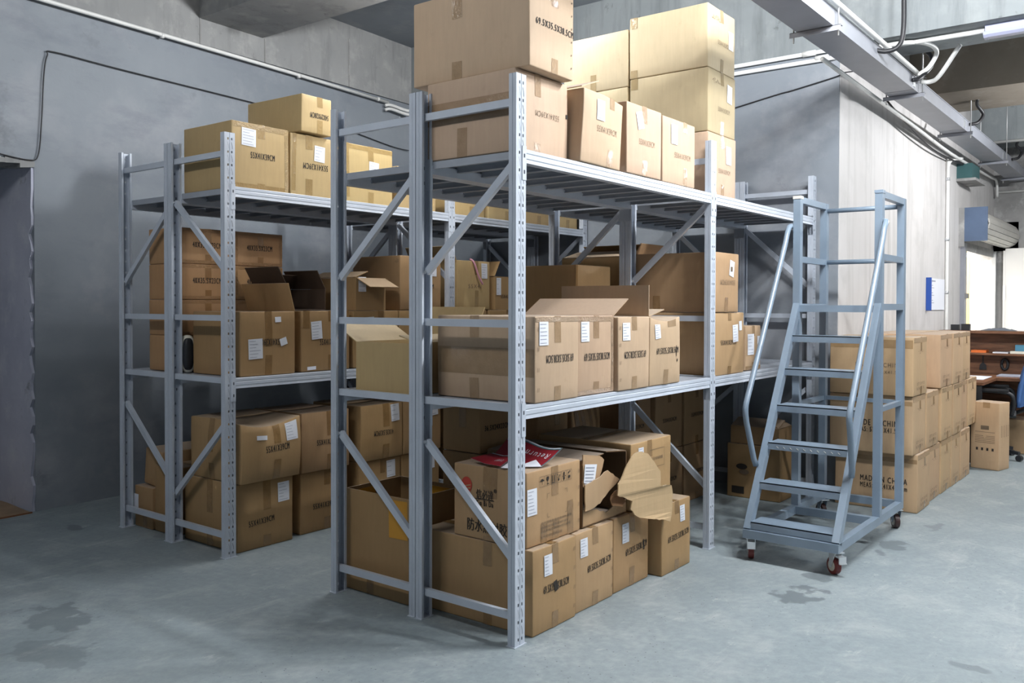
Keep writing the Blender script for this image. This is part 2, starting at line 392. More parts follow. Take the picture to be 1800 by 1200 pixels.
# ------------------------------------------------------------------ cable tray
TZ, TY0, TY1 = 3.15, -.575, -.355
t = thing('cable_tray', 'grey steel cable trunking hung under the ceiling along the corridor', 'cable tray', (0, TY0, TZ))
def tr(mb, name, mt, sm=False): return link(name, mb.mesh(name, mt, sm), t)
def tb(x0, x1, y0, y1, z0, z1): return MB().box(x0, x1, y0-TY0, y1-TY0, z0-TZ, z1-TZ)
for a, b in ((-3, 4.30), (4.31, 6.22), (6.23, 8.45), (8.46, 10.5)):
    o = tr(tb(a, b, TY0, TY1, TZ, TZ+.1), 'trunking_section', M['galv'])
    link('lid', tb(a, b, TY0-.004, TY1+.004, TZ+.1, TZ+.108).mesh('lid', M['galv']), o)
for x in (4.30, 6.22, 8.45):
    tr(tb(x-.03, x+.04, TY0-.003, TY0, TZ+.02, TZ+.09), 'joint_plate', M['zinc'])
for x in (2.376, 4.465, 6.398, 8.5, 10.1):
    mb = MB().box(x-.02, x+.02, -.045, TY1-TY0+.045, -.003, 0).box(x-.02, x-.017, -.045, TY1-TY0+.045, -.032, 0)
    o = tr(mb, 'hanger_bar', M['galv'])
    for y in (-.025, TY1-TY0+.025):
        link('threaded_rod', MB().tube([(x, y, -.06), (x, y, CEIL-TZ)], .005, 6).mesh('threaded_rod', M['rod'], True), o)
        link('nut', MB().tube([(x, y, -.018), (x, y, -.004)], .011, 6).mesh('nut', M['zinc']), o)
p = [(-1.5, TY0-.025, TZ+.125), (1.5, TY0-.025, TZ+.125), (4.2, TY0-.025, TZ+.12), (4.28, TY0-.025, TZ+.118)]
tag(link('tray_conduit', MB().tube(p, .018).mesh('tray_conduit', M['pvc'], True)), 'straight white conduit lying along the top edge of cable trunking', 'pipe')
loop = [(4.28, TY0-.03, TZ+.10), (4.33, TY0-.10, TZ+.16), (4.30, TY0-.16, TZ+.26), (4.15, TY0-.13, TZ+.29), (3.98, TY0-.05, TZ+.275), (3.93, -.45, TZ+.268), (3.93, -.25, TZ+.262)]
tag(link('flexible_conduit', MB().tube(smooth_path(loop, 8), .017).mesh('flexible_conduit', M['pvc'], True)), 'looping white flexible conduit rising beside the trunking', 'pipe')
br = [(4.42, TY0-.02, TZ+.08), (4.45, TY0-.08, TZ+.075), (4.40, TY0-.16, TZ+.10), (4.25, TY0-.33, TZ+.27)]
tag(link('branch_conduit', MB().tube(smooth_path(br, 6), .017).mesh('branch_conduit', M['pvc'], True)), 'white branch conduit slanting from trunking up to lamp pipe', 'pipe')
for i, (pts, lb) in enumerate((
    ([(3.30, TY0+.01, TZ+.07), (3.33, TY0-.05, TZ+.06), (3.36, TY0-.12, TZ+.09), (3.36, TY0-.15, TZ+.2), (3.36, TY0-.15, TZ+.55), (3.36, TY0-.15, CEIL-TZ+TZ)], 'thick black cable dropping from ceiling into the trunking'),
    ([(4.21, TY0-.01, TZ+.05), (4.26, TY0-.05, TZ+.07), (4.40, TY0-.1, TZ+.18), (4.48, TY0-.08, TZ+.28), (4.5, TY0-.05, 3.47)], 'black cable curving up behind the looping conduit'),
    ([(6.45, TY0-.01, TZ+.08), (6.5, TY0-.07, TZ+.1), (6.58, TY0-.10, TZ+.19), (6.50, TY0-.06, TZ+.27), (6.4, TY0-.08, 3.455)], 'S-shaped black cable between trunking and second beam'),
    ([(9.0, TY0-.01, TZ+.08), (9.05, TY0-.07, TZ+.1), (9.15, TY0-.09, TZ+.19), (9.05, TY0-.05, TZ+.25), (9.0, TY0-.08, 3.455)], 'small black cable curl at the far end of trunking'))):
    tag(link('power_cable', MB().tube(smooth_path(pts, 7), .016, 8).mesh('power_cable', M['cable'], True)), lb, 'cable')
p = [(3.0, -.30, TZ-.01), (5.5, -.27, TZ-.03), (7.3, -.25, TZ-.05), (9.6, -.24, TZ-.02), (10.3, -.22, TZ-.0), (10.45, -.21, TZ-.2)]
tag(link('wall_side_conduit', MB().tube(smooth_path(p, 4), .016).mesh('wall_side_conduit', M['pvc'], True)), 'white conduit running between trunking and white wall', 'pipe')
p = [(4.6, -.29, TZ+.02), (5.6, -.25, TZ-.06), (6.6, -.22, TZ-.10), (7.6, -.215, TZ-.08), (8.2, -.22, TZ-.06)]
tag(link('sagging_cable', MB().tube(smooth_path(p, 5), .009, 6).mesh('sagging_cable', M['cable'], True)), 'sagging dark cable under the trunking beside white wall', 'cable')
t2 = thing('shutter_motor', 'dark green motor box fixed to white wall under the trunking', 'motor', (8.2, YC, 2.93))
link('housing', MB().box(-.1, .35, -.16, 0, 0, .17).mesh('housing', M['motor']), t2)
link('bracket', MB().box(-.12, .5, -.2, 0, -.03, 0).mesh('bracket', M['column']), t2)
tag(link('end_wall_pipe', MB().tube([(10.53, -.2, 3.02), (10.53, -4, 3.02)], .018).mesh('end_wall_pipe', M['pvc'], True)), 'white pipe across the top of far end wall', 'pipe')
tag(link('beam_pipe', MB().tube([(8.93, -.4, 3.44), (8.93, -4, 3.44)], .018).mesh('beam_pipe', M['pvc'], True)), 'white pipe along the bottom of the farthest beam', 'pipe')

# ------------------------------------------------------------------ fluorescent lamps
def lamp_fitting(x, y, z, length, label, lit=True, power=1.0):
    t = thing('tube_lamp', label, 'lamp', (x, y, z), group='tube lamps fixed under the beams')
    h = length/2
    link('housing', MB().box(-.055, .055, -h, h, .03, .075).mesh('housing', M['lens']), t)
    prof = [(-.055, .03), (-.05, .008), (-.03, -.008), (.03, -.008), (.05, .008), (.055, .03)]
    link('diffuser', MB().extrude(prof, 'y', -h+.01, h-.01).mesh('diffuser', M['glow' if lit else 'lens']), t)
    link('end_cap', MB().extrude([(a*1.04, b-.002) for a, b in prof], 'y', -h-.012, -h+.012).mesh('end_cap', M['lens']), t)
    link('end_cap', MB().extrude([(a*1.04, b-.002) for a, b in prof], 'y', h-.012, h+.012).mesh('end_cap', M['lens']), t)
    if lit:
        for k in (-1, 0, 1):
            ld = bpy.data.lights.new('tube_light', 'POINT'); ld.shadow_soft_size = .06; ld.energy = TUBE_W*power/3; ld.color = TUBE_COL
            lo = bpy.data.objects.new('tube_light', ld); COL.objects.link(lo); lo.location = (0, k*length*.33, -.09); lo.parent = t
    return t
lamp_fitting(4.0, -1.72, 3.375, 1.2, 'unlit white tube lamp at the right end of the white conduit under pale beam', False)
lamp_fitting(1.42, -1.55, 3.765, 1.2, 'tube lamp under the cross beam above the front rack and ladder', True, 1.7)
lamp_fitting(1.5, 1.65, 3.765, 1.2, 'tube lamp under the cross beam above the aisle between the racks', True, .5)
lamp_fitting(1.5, -3.4, 3.765, 1.2, 'tube lamp under the cross beam far to the right')
lamp_fitting(-2.3, .9, 3.765, 1.2, 'tube lamp under the beam above the camera', True, .38)
lamp_fitting(6.4, -2.5, 3.375, 1.2, 'tube lamp under the second corridor beam, far right', True, 1.35)
tag(link('lamp_conduit', MB().tube([(4.0, -.30, 3.432), (4.0, -1.11, 3.425)], .018).mesh('lamp_conduit', M['pvc'], True)), 'white conduit on the underside of pale beam leading to the lamp', 'pipe')
ld = bpy.data.lights.new('side_room_light', 'AREA'); ld.size = 1.2; ld.energy = 260; ld.color = (1, .95, .88)
lo = bpy.data.objects.new('side_room_light', ld); COL.objects.link(lo); lo.location = (10.4, 1.3, 2.9)

# ------------------------------------------------------------------ pallet racks
RH, PW, PD = 2.467, .070, .040
def upright_mesh():
    mb = MB(); pitch = .075; hh = .0065
    xs = [0, .020, .028, .033, .035, .037, .045, .053, .070]; ys = [0, 0, 0, 0, .004, 0, 0, 0, 0]
    rows = [0]; z = .03
    while z < RH-.03: rows += [z-hh, z+hh]; z += pitch
    rows.append(RH)
    n = len(xs)
    pts = [(xs[i], ys[i], z) for z in rows for i in range(n)]; fc = []
    for r in range(len(rows)-1):
        hole = r % 2 == 1
        for i in range(n-1):
            if hole and i in (1, 6): continue
            fc.append((r*n+i, r*n+i+1, (r+1)*n+i+1, (r+1)*n+i))
    mb.poly(pts, fc)
    for x in (0, PW):
        s = 1 if x == 0 else -1
        prof = [(x, 0), (x, PD*.45), (x+s*.003, PD*.5), (x, PD*.55), (x, PD), (x+s*.013, PD), (x+s*.013, PD-.008)]
        mb.extrude(prof, 'z', 0, RH, 0, False)
    z = .03
    while z < RH-.1:     # the wavy locking slots between the round holes
        for x0, w in ((.049, 1.0), (.024, .55)):
            a = (x0+.004, -.0008, z+.018); b = (x0+.003, -.0008, z+.034); c = (x0-.004, -.0008, z+.056)
            for p, q in ((a, b), (b, c)):
                mb.poly([(p[0]-.0012*w, p[1], p[2]), (p[0]+.0012*w, p[1], p[2]), (q[0]+.0012*w, q[1], q[2]), (q[0]-.0012*w, q[1], q[2])], [(0,1,2,3)], 1)
            if w < 1: break
        z += pitch
    mb.box(-.008, PW+.008, -.006, PD+.004, 0, .004)
    return mb.mesh('upright', [M['steel'], M['slot']])
UP = upright_mesh()
BEAM_PROF = [(0, -.060), (.003, -.044), (0, -.040), (0, -.024), (.003, -.020), (0, -.016), (0, -.002), (.002, 0), (.026, 0), (.026, -.016), (.042, -.016), (.042, -.060)]
_cache = {}
def cached(key, fn):
    if key not in _cache: _cache[key] = fn()
    return _cache[key]
def beam_mesh(L): return cached(('beam', round(L, 3)), lambda: MB().extrude(BEAM_PROF, 'x', 0, L).mesh('beam', M['steel']))
def connector_mesh():
    mb = MB().box(-.028, 0, -.003, 0, -.135, .012).box(-.003, 0, 0, .042, -.135, .012)
    for z in (-.03, -.1): mb.box(-.018, -.011, -.0045, -.003, z-.008, z+.008, 1)
    return mb.mesh('beam_connector', [M['steel'], M['slot']])
CONN = connector_mesh()
def brace_mesh(L):
    def f():
        prof = [(-.017, 0), (.017, 0), (.017, .022), (.014, .022), (.014, .004), (.004, .004), (0, .006), (-.004, .004), (-.014, .004), (-.014, .022), (-.017, .022)]
        return MB().extrude([(a, b) for a, b in prof], 'x', 0, L).mesh('brace', M['steel'])
    return cached(('brace', round(L, 3)), f)
def plank_mesh(L, w):
    def f():
        prof = [(0, 0), (w, 0), (w, -.034), (w-.012, -.034), (w-.012, -.030), (w-.003, -.030), (w-.003, -.004), (w*.62, -.004), (w*.60, -.012), (w*.40, -.012), (w*.38, -.004), (.003, -.004), (.003, -.030), (.012, -.030), (.012, -.034), (0, -.034)]
        return MB().extrude(prof, 'y', 0, L).mesh('deck_panel', M['deck'])
    return cached(('plank', round(L, 3), round(w, 3)), f)
BOLT = MB().tube([(0,0,0), (-.006,0,0)], .008, 8).mesh('bolt', M['zinc'])
def rack(label, y0, y1, frames, levels, diags, group):
    root = thing('storage_rack', label, 'rack', (0, y0, 0), group=group)
    D = y1-y0
    for x in frames:
        link('upright', UP, root, (x, 0, 0)); link('upright', UP, root, (x+PW, D, 0), math.pi)
        for z in (.125, 1.03, 1.395, 2.35):
            o = link('cross_brace', brace_mesh(D-.016), root, (x+.022, .008, z))
            # brace runs along y, flat side toward -x
            o.rotation_euler = Matrix(((0,0,1),(1,0,0),(0,1,0))).to_euler()
        for (ya, za, yb, zb) in diags:
            if x == frames[-1]: ya, yb = D-ya, D-yb      # the end frame is turned round
            a = Vector((x+.020, ya, za)); b = Vector((x+.020, yb, zb)); d = (b-a); L = d.length; d.normalize()
            u = Vector((1,0,0)).cross(d); u.normalize()   # in-plane width direction
            o = link('diagonal_brace', brace_mesh(L), root, a)
            o.rotation_euler = Matrix((d, u, d.cross(u))).transposed().to_euler()
            if o.matrix_basis.to_3x3().col[2].x < 0:
                o.rotation_euler = Matrix((d, -u, d.cross(-u))).transposed().to_euler()
            for e in (a, b): link('bolt', BOLT, root, (x+.018, e.y, e.z), 0)
    for zt in levels:
        for i in range(len(frames)-1):
            xa = frames[i]+PW; xb = frames[i+1]; L = xb-xa
            f = link('front_beam', beam_mesh(L), root, (xa, 0, zt)); r = link('rear_beam', beam_mesh(L), root, (xb, D, zt), math.pi)
            for o in (f, r):
                link('connector', CONN, o, (0, 0, 0))
                c = link('connector', CONN, o, (L, 0, 0)); c.scale = (-1, 1, 1)
            n = round(L/.185); w = L/n
            for k in range(n): link('deck_panel', plank_mesh(D-.062, w-.004), root, (xa+k*w+.002, .031, zt-.001))
    return root
Y_A, Y_B, Y_C = 0.0, .5927, 1.1921
Y_R, Y_S, Y_T = 2.1125, 2.7098, 3.2976
LZ1, LZ2 = 1.040, 2.150
F1, F2 = [0, 1.9216, 3.724], [0, 1.9216, 3.755]
g = 'grey steel racks standing back to back in two rows'
rack('front grey steel rack nearest the camera beside the wheeled ladder', Y_A, Y_B-.002, F1, (LZ1, LZ2), [(.035, .374, .545, .835), (.545, 1.628, .035, 2.084)], g)
rack('grey steel rack directly behind the front rack, holding the open pale-flapped carton', Y_B+.002, Y_C, F1, (LZ1, LZ2), [(.035, .36, .555, .82), (.555, 1.61, .035, 2.081)], g)
rack('grey steel rack across the aisle, facing the front racks', Y_R, Y_S-.002, F2, (LZ1+.004, LZ2+.01), [(.035, .781, .56, .305), (.035, 1.671, .555, 2.10)], g)
rack('leftmost grey steel rack standing closest to the left wall', Y_S+.002, Y_T, F2, (LZ1+.004, LZ2+.01), [(.035, .393, .55, .825), (.55, 1.62, .04, 2.06)], g)

# ------------------------------------------------------------------ text and cartons
_txt = {}
def text_data(s):
    if s in _txt: return _txt[s]
    cu = bpy.data.curves.new('t', 'FONT'); cu.body = s; cu.align_x = 'CENTER'; cu.align_y = 'CENTER'; cu.resolution_u = 2; cu.offset = .0; cu.space_character = 1.28 if s.isascii() else 1.0
    ob = bpy.data.objects.new('t', cu); COL.objects.link(ob)
    dg = bpy.context.evaluated_depsgraph_get(); me = bpy.data.meshes.new_from_object(ob.evaluated_get(dg))
    v = [tuple(p.co) for p in me.vertices]; f = [tuple(p.vertices) for p in me.polygons]
    x0 = min(p[0] for p in v); x1 = max(p[0] for p in v); y0 = min(p[1] for p in v); y1 = max(p[1] for p in v)
    v = [((p[0]-(x0+x1)/2)/(x1-x0), (p[1]-(y0+y1)/2)/(y1-y0)) for p in v]
    bpy.data.objects.remove(ob); bpy.data.curves.remove(cu); bpy.data.meshes.remove(me)
    _txt[s] = (v, f); return _txt[s]

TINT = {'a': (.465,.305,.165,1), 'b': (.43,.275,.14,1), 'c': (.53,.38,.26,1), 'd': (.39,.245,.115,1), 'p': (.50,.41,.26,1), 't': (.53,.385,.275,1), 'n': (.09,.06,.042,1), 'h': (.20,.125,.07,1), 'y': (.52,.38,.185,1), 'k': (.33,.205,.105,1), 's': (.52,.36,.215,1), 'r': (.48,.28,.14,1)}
def axis(a, r, n, extra=()):
    c = [-a, -a+r*.3, -a+r] + [(-a+r) + (2*a-2*r)*i/n for i in range(1, n)] + [a-r, a-r*.3, a]
    return sorted(set([round(x, 6) for x in c] + [round(x, 6) for x in extra]))

class Carton:
    def __init__(s, label, x, y, z, w, d, h, tint='a', rz=0, tilt=(0, 0), bulge=.004, amp=.003, seam='y', fn=None, group=None, name='cardboard_box', hollow=False, seed=None):
        s.w, s.d, s.h, s.fn = w, d, h, fn
        s.rng = random.Random(seed if seed is not None else hash((round(x*100), round(y*100), round(z*100))) & 0xffff)
        s.seed = s.rng.uniform(0, 50); s.bulge, s.amp = bulge, amp; s.seam = seam
        k = s.rng.uniform(.94, 1.06); c = TINT[tint]; s.col = (c[0]*k, c[1]*k*s.rng.uniform(.98, 1.02), c[2]*k*s.rng.uniform(.95, 1.05), 1)
        s.root = thing(name, label, 'box', (x+w/2, y+d/2, z+.001), (tilt[0], tilt[1], rz), group)
        s.hollow = hollow
        if not hollow: s.body()
    def dfm(s, p):
        x, y, z = p; w, d, h = s.w, s.d, s.h
        ux, uy, uz = x/(w/2), y/(d/2), (z-h/2)/(h/2)
        q = lambda t: max(0, 1-t*t)
        nx = x + s.bulge*ux*q(uy)*q(uz); ny = y + s.bulge*uy*q(ux)*q(uz); nz = z
        if uz > 0: nz += -s.bulge*.8*uz*q(ux)*q(uy)
        v = noise.noise_vector(Vector((x*3.3+s.seed, y*3.3, z*3.3)))*s.amp
        hz = min(1, z/h*1.2)
        nx += v.x*(.4+.6*hz); ny += v.y*(.4+.6*hz); nz += v.z*hz*.7*(1 if z > h*.5 else .3)
        if s.fn:
            e = s.fn(ux, uy, uz); nx += e[0]; ny += e[1]; nz += e[2]
        return Vector((nx, ny, nz))
    def obj(s, name, mb, mt, smooth=False, parent=None):
        o = link(name, mb.mesh(name, mt, smooth), parent or s.root); o.color = s.col; return o
    def body(s):
        w, d, h = s.w, s.d, s.h; r = .007; g = .003
        ex = (-g, 0, g) if s.seam == 'y' else (); ey = (-g, 0, g) if s.seam == 'x' else ()
        X, Y, Zs = axis(w/2, r, 6, ex), axis(d/2, r, 6, ey), [a+h/2 for a in axis(h/2, r, 6)]
        idx = {}; V = []; F = []
        def vid(i, j, k):
            if (i, j, k) not in idx:
                p = Vector((X[i], Y[j], Zs[k]))
                c = Vector((max(-w/2+r, min(w/2-r, p.x)), max(-d/2+r, min(d/2-r, p.y)), max(r, min(h-r, p.z))))
                dd = p-c
                if dd.length > r: p = c + dd.normalized()*r
                q = s.dfm(p)
                if k == len(Zs)-1 and ((s.seam == 'y' and abs(X[i]) < 1e-6) or (s.seam == 'x' and abs(Y[j]) < 1e-6)): q.z -= .006
                if q.z < 0: q.z = 0
                idx[(i, j, k)] = len(V); V.append(q)
            return idx[(i, j, k)]
        I, J, K = len(X)-1, len(Y)-1, len(Zs)-1
        for i in range(I):
            for j in range(J):
                F.append((vid(i,j,0), vid(i,j+1,0), vid(i+1,j+1,0), vid(i+1,j,0))); F.append((vid(i,j,K), vid(i+1,j,K), vid(i+1,j+1,K), vid(i,j+1,K)))
        for i in range(I):
            for k in range(K):
                F.append((vid(i,0,k), vid(i+1,0,k), vid(i+1,0,k+1), vid(i,0,k+1))); F.append((vid(i,J,k), vid(i,J,k+1), vid(i+1,J,k+1), vid(i+1,J,k)))
        for j in range(J):
            for k in range(K):
                F.append((vid(0,j,k), vid(0,j,k+1), vid(0,j+1,k+1), vid(0,j+1,k))); F.append((vid(I,j,k), vid(I,j+1,k), vid(I,j+1,k+1), vid(I,j,k+1)))
        s.obj('carton_body', MB().poly(V, F), M['card'], True)
    # --- decals that follow the dented faces
    def fp(s, face, a, b, off):
        w, d, h = s.w, s.d, s.h
        if face == 'f': p, n = Vector((a-w/2, -d/2, b)), Vector((0,-1,0))
        elif face == 'l': p, n = Vector((-w/2, d/2-a, b)), Vector((-1,0,0))
        elif face == 'r': p, n = Vector((w/2, a-d/2, b)), Vector((1,0,0))
        else: p, n = Vector((a-w/2, b-d/2, h)), Vector((0,0,1))
        if s.hollow: return p + n*off
        return s.dfm(p) + n*off
    def fw(s, face): return s.w if face in 'ft' else s.d
    def fh(s, face): return s.d if face == 't' else s.h
    def patch(s, face, ca, cb, pw, ph, rot=0, off=.0012, n=5, skew=0):
        V = []; F = []; c, sn = math.cos(rot), math.sin(rot)
        for j in range(n+1):
            for i in range(n+1):
                u = (i/n-.5)*pw; v = (j/n-.5)*ph; u += skew*v
                V.append(s.fp(face, ca+u*c-v*sn, cb+u*sn+v*c, off))
        for j in range(n):
            for i in range(n): F.append((j*(n+1)+i, j*(n+1)+i+1, (j+1)*(n+1)+i+1, (j+1)*(n+1)+i))
        return MB().poly(V, F)
    def tape(s, face, top=None, bot=None, u=.5, wd=.05):
        W_, H_ = s.fw(face), s.fh(face)
        if top: s.obj('tape', s.patch(face, W_*u, H_-top/2, wd, top, s.rng.uniform(-.03, .03), .0010, 5), M['tape'], True)
        if bot: s.obj('tape', s.patch(face, W_*u, bot/2+.002, wd, bot, s.rng.uniform(-.03, .03), .0010, 5), M['tape'], True)
        return s
    def band(s, face, v, ht=.05): s.obj('tape', s.patch(face, s.fw(face)/2, s.h*v, s.fw(face)*.985, ht, 0, .0010, 8), M['tape'], True); return s
    def toptape(s):
        if s.seam == 'y': s.obj('tape', s.patch('t', s.w/2, s.d/2, .05, s.d-.01, 0, .0015, 6), M['tape'], True)
        else: s.obj('tape', s.patch('t', s.w/2, s.d/2, s.w-.01, .05, 0, .0015, 6), M['tape'], True)
        return s
    def text(s, face, string, u, v, wf, ht, flip=False, ink='ink', rot=0):
        tv, tf = text_data(string); W_, H_ = s.fw(face), s.fh(face); r = rot + (math.pi if flip else 0); c, sn = math.cos(r), math.sin(r)
        mb = MB()
        for k in ((-1, 1) if ink == 'ink' else (0,)):      # struck twice, a hair apart, for the heavy stencil look
            V = []
            for a, b in tv:
                a = a*W_*wf + k*.0009; b *= ht; V.append(s.fp(face, W_*u+a*c-b*sn, H_*v+a*sn+b*c, .0022+.0001*k))
            mb.poly(V, tf)
        o = link('print', mb.mesh('print', M[ink]), s.root); return s
    def label(s, face, u, v, pw=.07, ph=.10, rot=0, lines=6):
        W_, H_ = s.fw(face), s.fh(face)
        o = link('paper_label', s.patch(face, W_*u, H_*v, pw, ph, rot, .0030, 4).mesh('paper_label', M['paper']), s.root)
        mb = MB(); c, sn = math.cos(rot), math.sin(rot)
        for k in range(lines):
            y = ph*(.40-.8*k/max(1, lines-1)); ln = pw*s.rng.uniform(.35, .8)
            q = []
            for a, b in ((-pw*.42, y-.0012), (-pw*.42+ln, y-.0012), (-pw*.42+ln, y+.0012), (-pw*.42, y+.0012)): q.append(s.fp(face, W_*u+a*c-b*sn, H_*v+a*sn+b*c, .0042))
            mb.poly(q, [(0,1,2,3)])
        if lines and ph > .05: link('label_print', mb.mesh('label_print', M['ink_grey']), o)
        return s
    def scrawl(s, face, u, v, wf, ht, n=5, ink='ink_soft'):
        # short hand-drawn marker strokes
        W_, H_ = s.fw(face), s.fh(face); mb = MB()
        for i in range(n):
            x0 = W_*(u-wf/2+wf*i/n)
            for _ in range(2):
                a = (x0+s.rng.uniform(0, W_*wf/n), H_*v+s.rng.uniform(-ht/2, ht/2)); b = (x0+s.rng.uniform(0, W_*wf/n), H_*v+s.rng.uniform(-ht/2, ht/2))
                d = Vector((b[0]-a[0], b[1]-a[1])); 
                if d.length < .004: continue
                nn = Vector((-d.y, d.x)).normalized()*.0016
                mb.poly([s.fp(face, a[0]-nn.x, a[1]-nn.y, .0022), s.fp(face, b[0]-nn.x, b[1]-nn.y, .0022), s.fp(face, b[0]+nn.x, b[1]+nn.y, .0022), s.fp(face, a[0]+nn.x, a[1]+nn.y, .0022)], [(0,1,2,3)])
        link('handwriting', mb.mesh('handwriting', M[ink]), s.root); return s
    def staples(s, face, u, vs=(.15, .38, .62, .85)):
        for v in vs:
            a, b = s.fw(face)*u, s.fh(face)*v
            mb = MB()
            for k in (-1, 1): mb.poly([s.fp(face, a+k*.005-.0012, b-.009, .0024), s.fp(face, a+k*.005+.0012, b-.009, .0024), s.fp(face, a+k*.005+.0047, b+.009, .0024), s.fp(face, a+k*.005+.0023, b+.009, .0024)], [(0,1,2,3)])
            link('staple', mb.mesh('staple', M['ink_soft']), s.root)
        return s
    def film(s, face, edge='t', wd=.03):
        # strip of wrinkled clear tape along one edge of a face
        W_, H_ = s.fw(face), s.fh(face)
        if edge == 't': mb = s.patch(face, W_/2, H_-wd/2-.004, W_*.97, wd, 0, .0013, 8)
        elif edge == 'b': mb = s.patch(face, W_/2, wd/2+.004, W_*.97, wd, 0, .0013, 8)
        elif edge == 'l': mb = s.patch(face, wd/2+.006, H_/2, wd, H_*.95, 0, .0013, 8)
        else: mb = s.patch(face, W_-wd/2-.006, H_/2, wd, H_*.95, 0, .0013, 8)
        s.obj('clear_tape', mb, M['film'], True); return s
    # --- open cartons
    def shell(s, th=.006, front=True, inner=None):
        w, d, h = s.w/2, s.d/2, s.h
        s.obj('bottom_panel', MB().box(-w, w, -d, d, 0, th), M['card'])
        def wall(x0, x1, y0, y1):
            n = 6; mb = MB(); V = []; F = []
            o = link('side_panel', MB().box(x0, x1, y0, y1, th, h).mesh('side_panel', M['card']), s.root); o.color = s.col
        wall(-w, -w+th, -d, d); wall(w-th, w, -d, d); wall(-w+th, w-th, d-th, d)
        if front: wall(-w+th, w-th, -d, -d+th)
        return s
    def flap(s, side, ang, ln, th=.005, curl=0, shrink=.004, skew=0):
        # ang: 0 closed flat inward, 90 upright, 180 flat outward, 250 hanging outside
        w, d, h = s.w/2, s.d/2, s.h; hw = (d if side in 'lr' else w)-shrink; n = 5; a0 = math.radians(ang)
        V = []; F = []
        px, pz = 0, 0; path = [(0, 0)]
        for i in range(n):
            a = a0 + curl*(i/(n-1)-.5) if curl else a0
            px -= math.cos(a)*ln/n; pz += math.sin(a)*ln/n; path.append((px, pz))
        # outward coordinate = px (negative inward)
        def P(t, u, o):
            k = hw*(1-skew*(t/n)); uu = u*k
            ox, oz = path[t]; aa = a0
            nx, nz = math.sin(aa)*o, math.cos(aa)*o
            ox += nx; oz += nz + .001
            if side == 'l': return (-w - ox, -uu, h+oz)
            if side == 'r': return (w + ox, uu, h+oz)
            if side == 'f': return (uu, -d - ox, h+oz)
            return (-uu, d + ox, h+oz)
        for t in range(n+1):
            for u in (-1, 1):
                for o in (0, th): V.append(P(t, u, o))
        for t in range(n):
            b = t*4; c = b+4
            F += [(b, b+2, c+2, c), (b+1, c+1, c+3, b+3), (b, c, c+1, b+1), (b+2, b+3, c+3, c+2)]
        F += [(0, 1, 3, 2), (n*4, n*4+2, n*4+3, n*4+1)]
        o = link('flap', MB().poly(V, F).mesh('flap', M['card']), s.root); o.color = s.col
        return s

T69 = '69.5X35.5X38.5CM'; T55 = '55X41X39CM'; T40 = '40X35.5X23CM'
def std(c, face='f', top=.09, bot=.075): return c.tape(face, top, bot)
Z1, Z2, Z3, Z4 = LZ1+.001, LZ2+.001, LZ1+.005, LZ2+.011

# ---- front rack, floor
c = Carton('floor carton at the near corner of the front rack, its printed size blotted with ink', .138, .008, 0, .345, .675, .385, 'b'); std(c); c.toptape()
c.text('f', T69, .52, .50, .58, .036).label('f', .33, .78, .062, .095).staples('f', .95); c.tape('l', .10, .09, .62); c.tape('l', .11, .0, .0+.62)
mbk = c.patch('f', .345*.50, .385*.50, .028, .05, .3, .0028, 3); link('ink_blot', mbk.mesh('ink_blot', M['ink']), c.root)
c = Carton('second floor carton of the front rack, size print sloping upward', .50, .022, 0, .345, .66, .383, 'a', bulge=.006); std(c, 'f', .08, .07); c.toptape(); c.text('f', T69, .60, .52, .62, .034, rot=.06).label('f', .20, .80, .062, .09).staples('f', .95)
c = Carton('third floor carton of the front rack with smudged size print', .862, .030, 0, .365, .65, .385, 'b', bulge=.006); std(c, 'f', .10, .10); c.toptape(); c.text('f', T69, .62, .50, .62, .036, rot=.04).label('f', .30, .76, .066, .10)
link('ink_blot', c.patch('f', .365*.83, .385*.50, .014, .055, .1, .0028, 3).mesh('ink_blot', M['ink']), c.root)
c = Carton('fourth floor carton of the front rack, standing apart beside the torn flap', 1.268, -.030, 0, .340, .65, .384, 'b', bulge=.006); std(c, 'f', .07, .06); c.toptape(); c.text('f', T69, .55, .50, .72, .034, rot=.05).label('f', .68, .80, .06, .09)
# logo carton
c = Carton('carton with red round logo and large Chinese print, under the red flyers', .142, .045, .387, .432, .432, .342, 'a', seam='x', bulge=.003)
LG = c
c.tape('f', .135, 0, .50, .055).tape('l', .14, .02, .52, .085).toptape()
c.text('l', '信必達', .45, .62, .24, .047, ink='ink').text('l', 'Xin Bi Da', .445, .505, .24, .026, ink='ink').text('l', '®', .595, .695, .04, .018, ink='ink')
link('rule_line', c.patch('l', .432*.445, .342*.555, .118, .003, 0, .0025, 3).mesh('rule_line', M['ink']), c.root)
c.text('l', '防水热封胶带', .53, .19, .66, .060, ink='ink')
def disc(c, face, ca, cb, r, off, mt, name, a0=0, a1=2*math.pi, n=28, ry=None):
    pts = [c.fp(face, ca, cb, off)] + [c.fp(face, ca+math.cos(a0+(a1-a0)*i/n)*r, cb+math.sin(a0+(a1-a0)*i/n)*(ry or r), off) for i in range(n+1)]
    return link(name, MB().poly(pts, [(0, i+1, i+2) for i in range(n)]).mesh(name, M[mt]), c.root)
disc(c, 'l', .432*.19, .342*.72, .033, .0026, 'ink_red', 'round_logo', ry=.038)
for k, (dx, dz, ww, rt) in enumerate(((.006, -.002, .042, .25), (.004, -.016, .044, .18))):
    o = link('logo_stripe', c.patch('l', .432*.19+dx, .342*.72+dz, ww, .0055, rt, .0034, 4).mesh('logo_stripe', M['card']), c.root); o.color = c.col
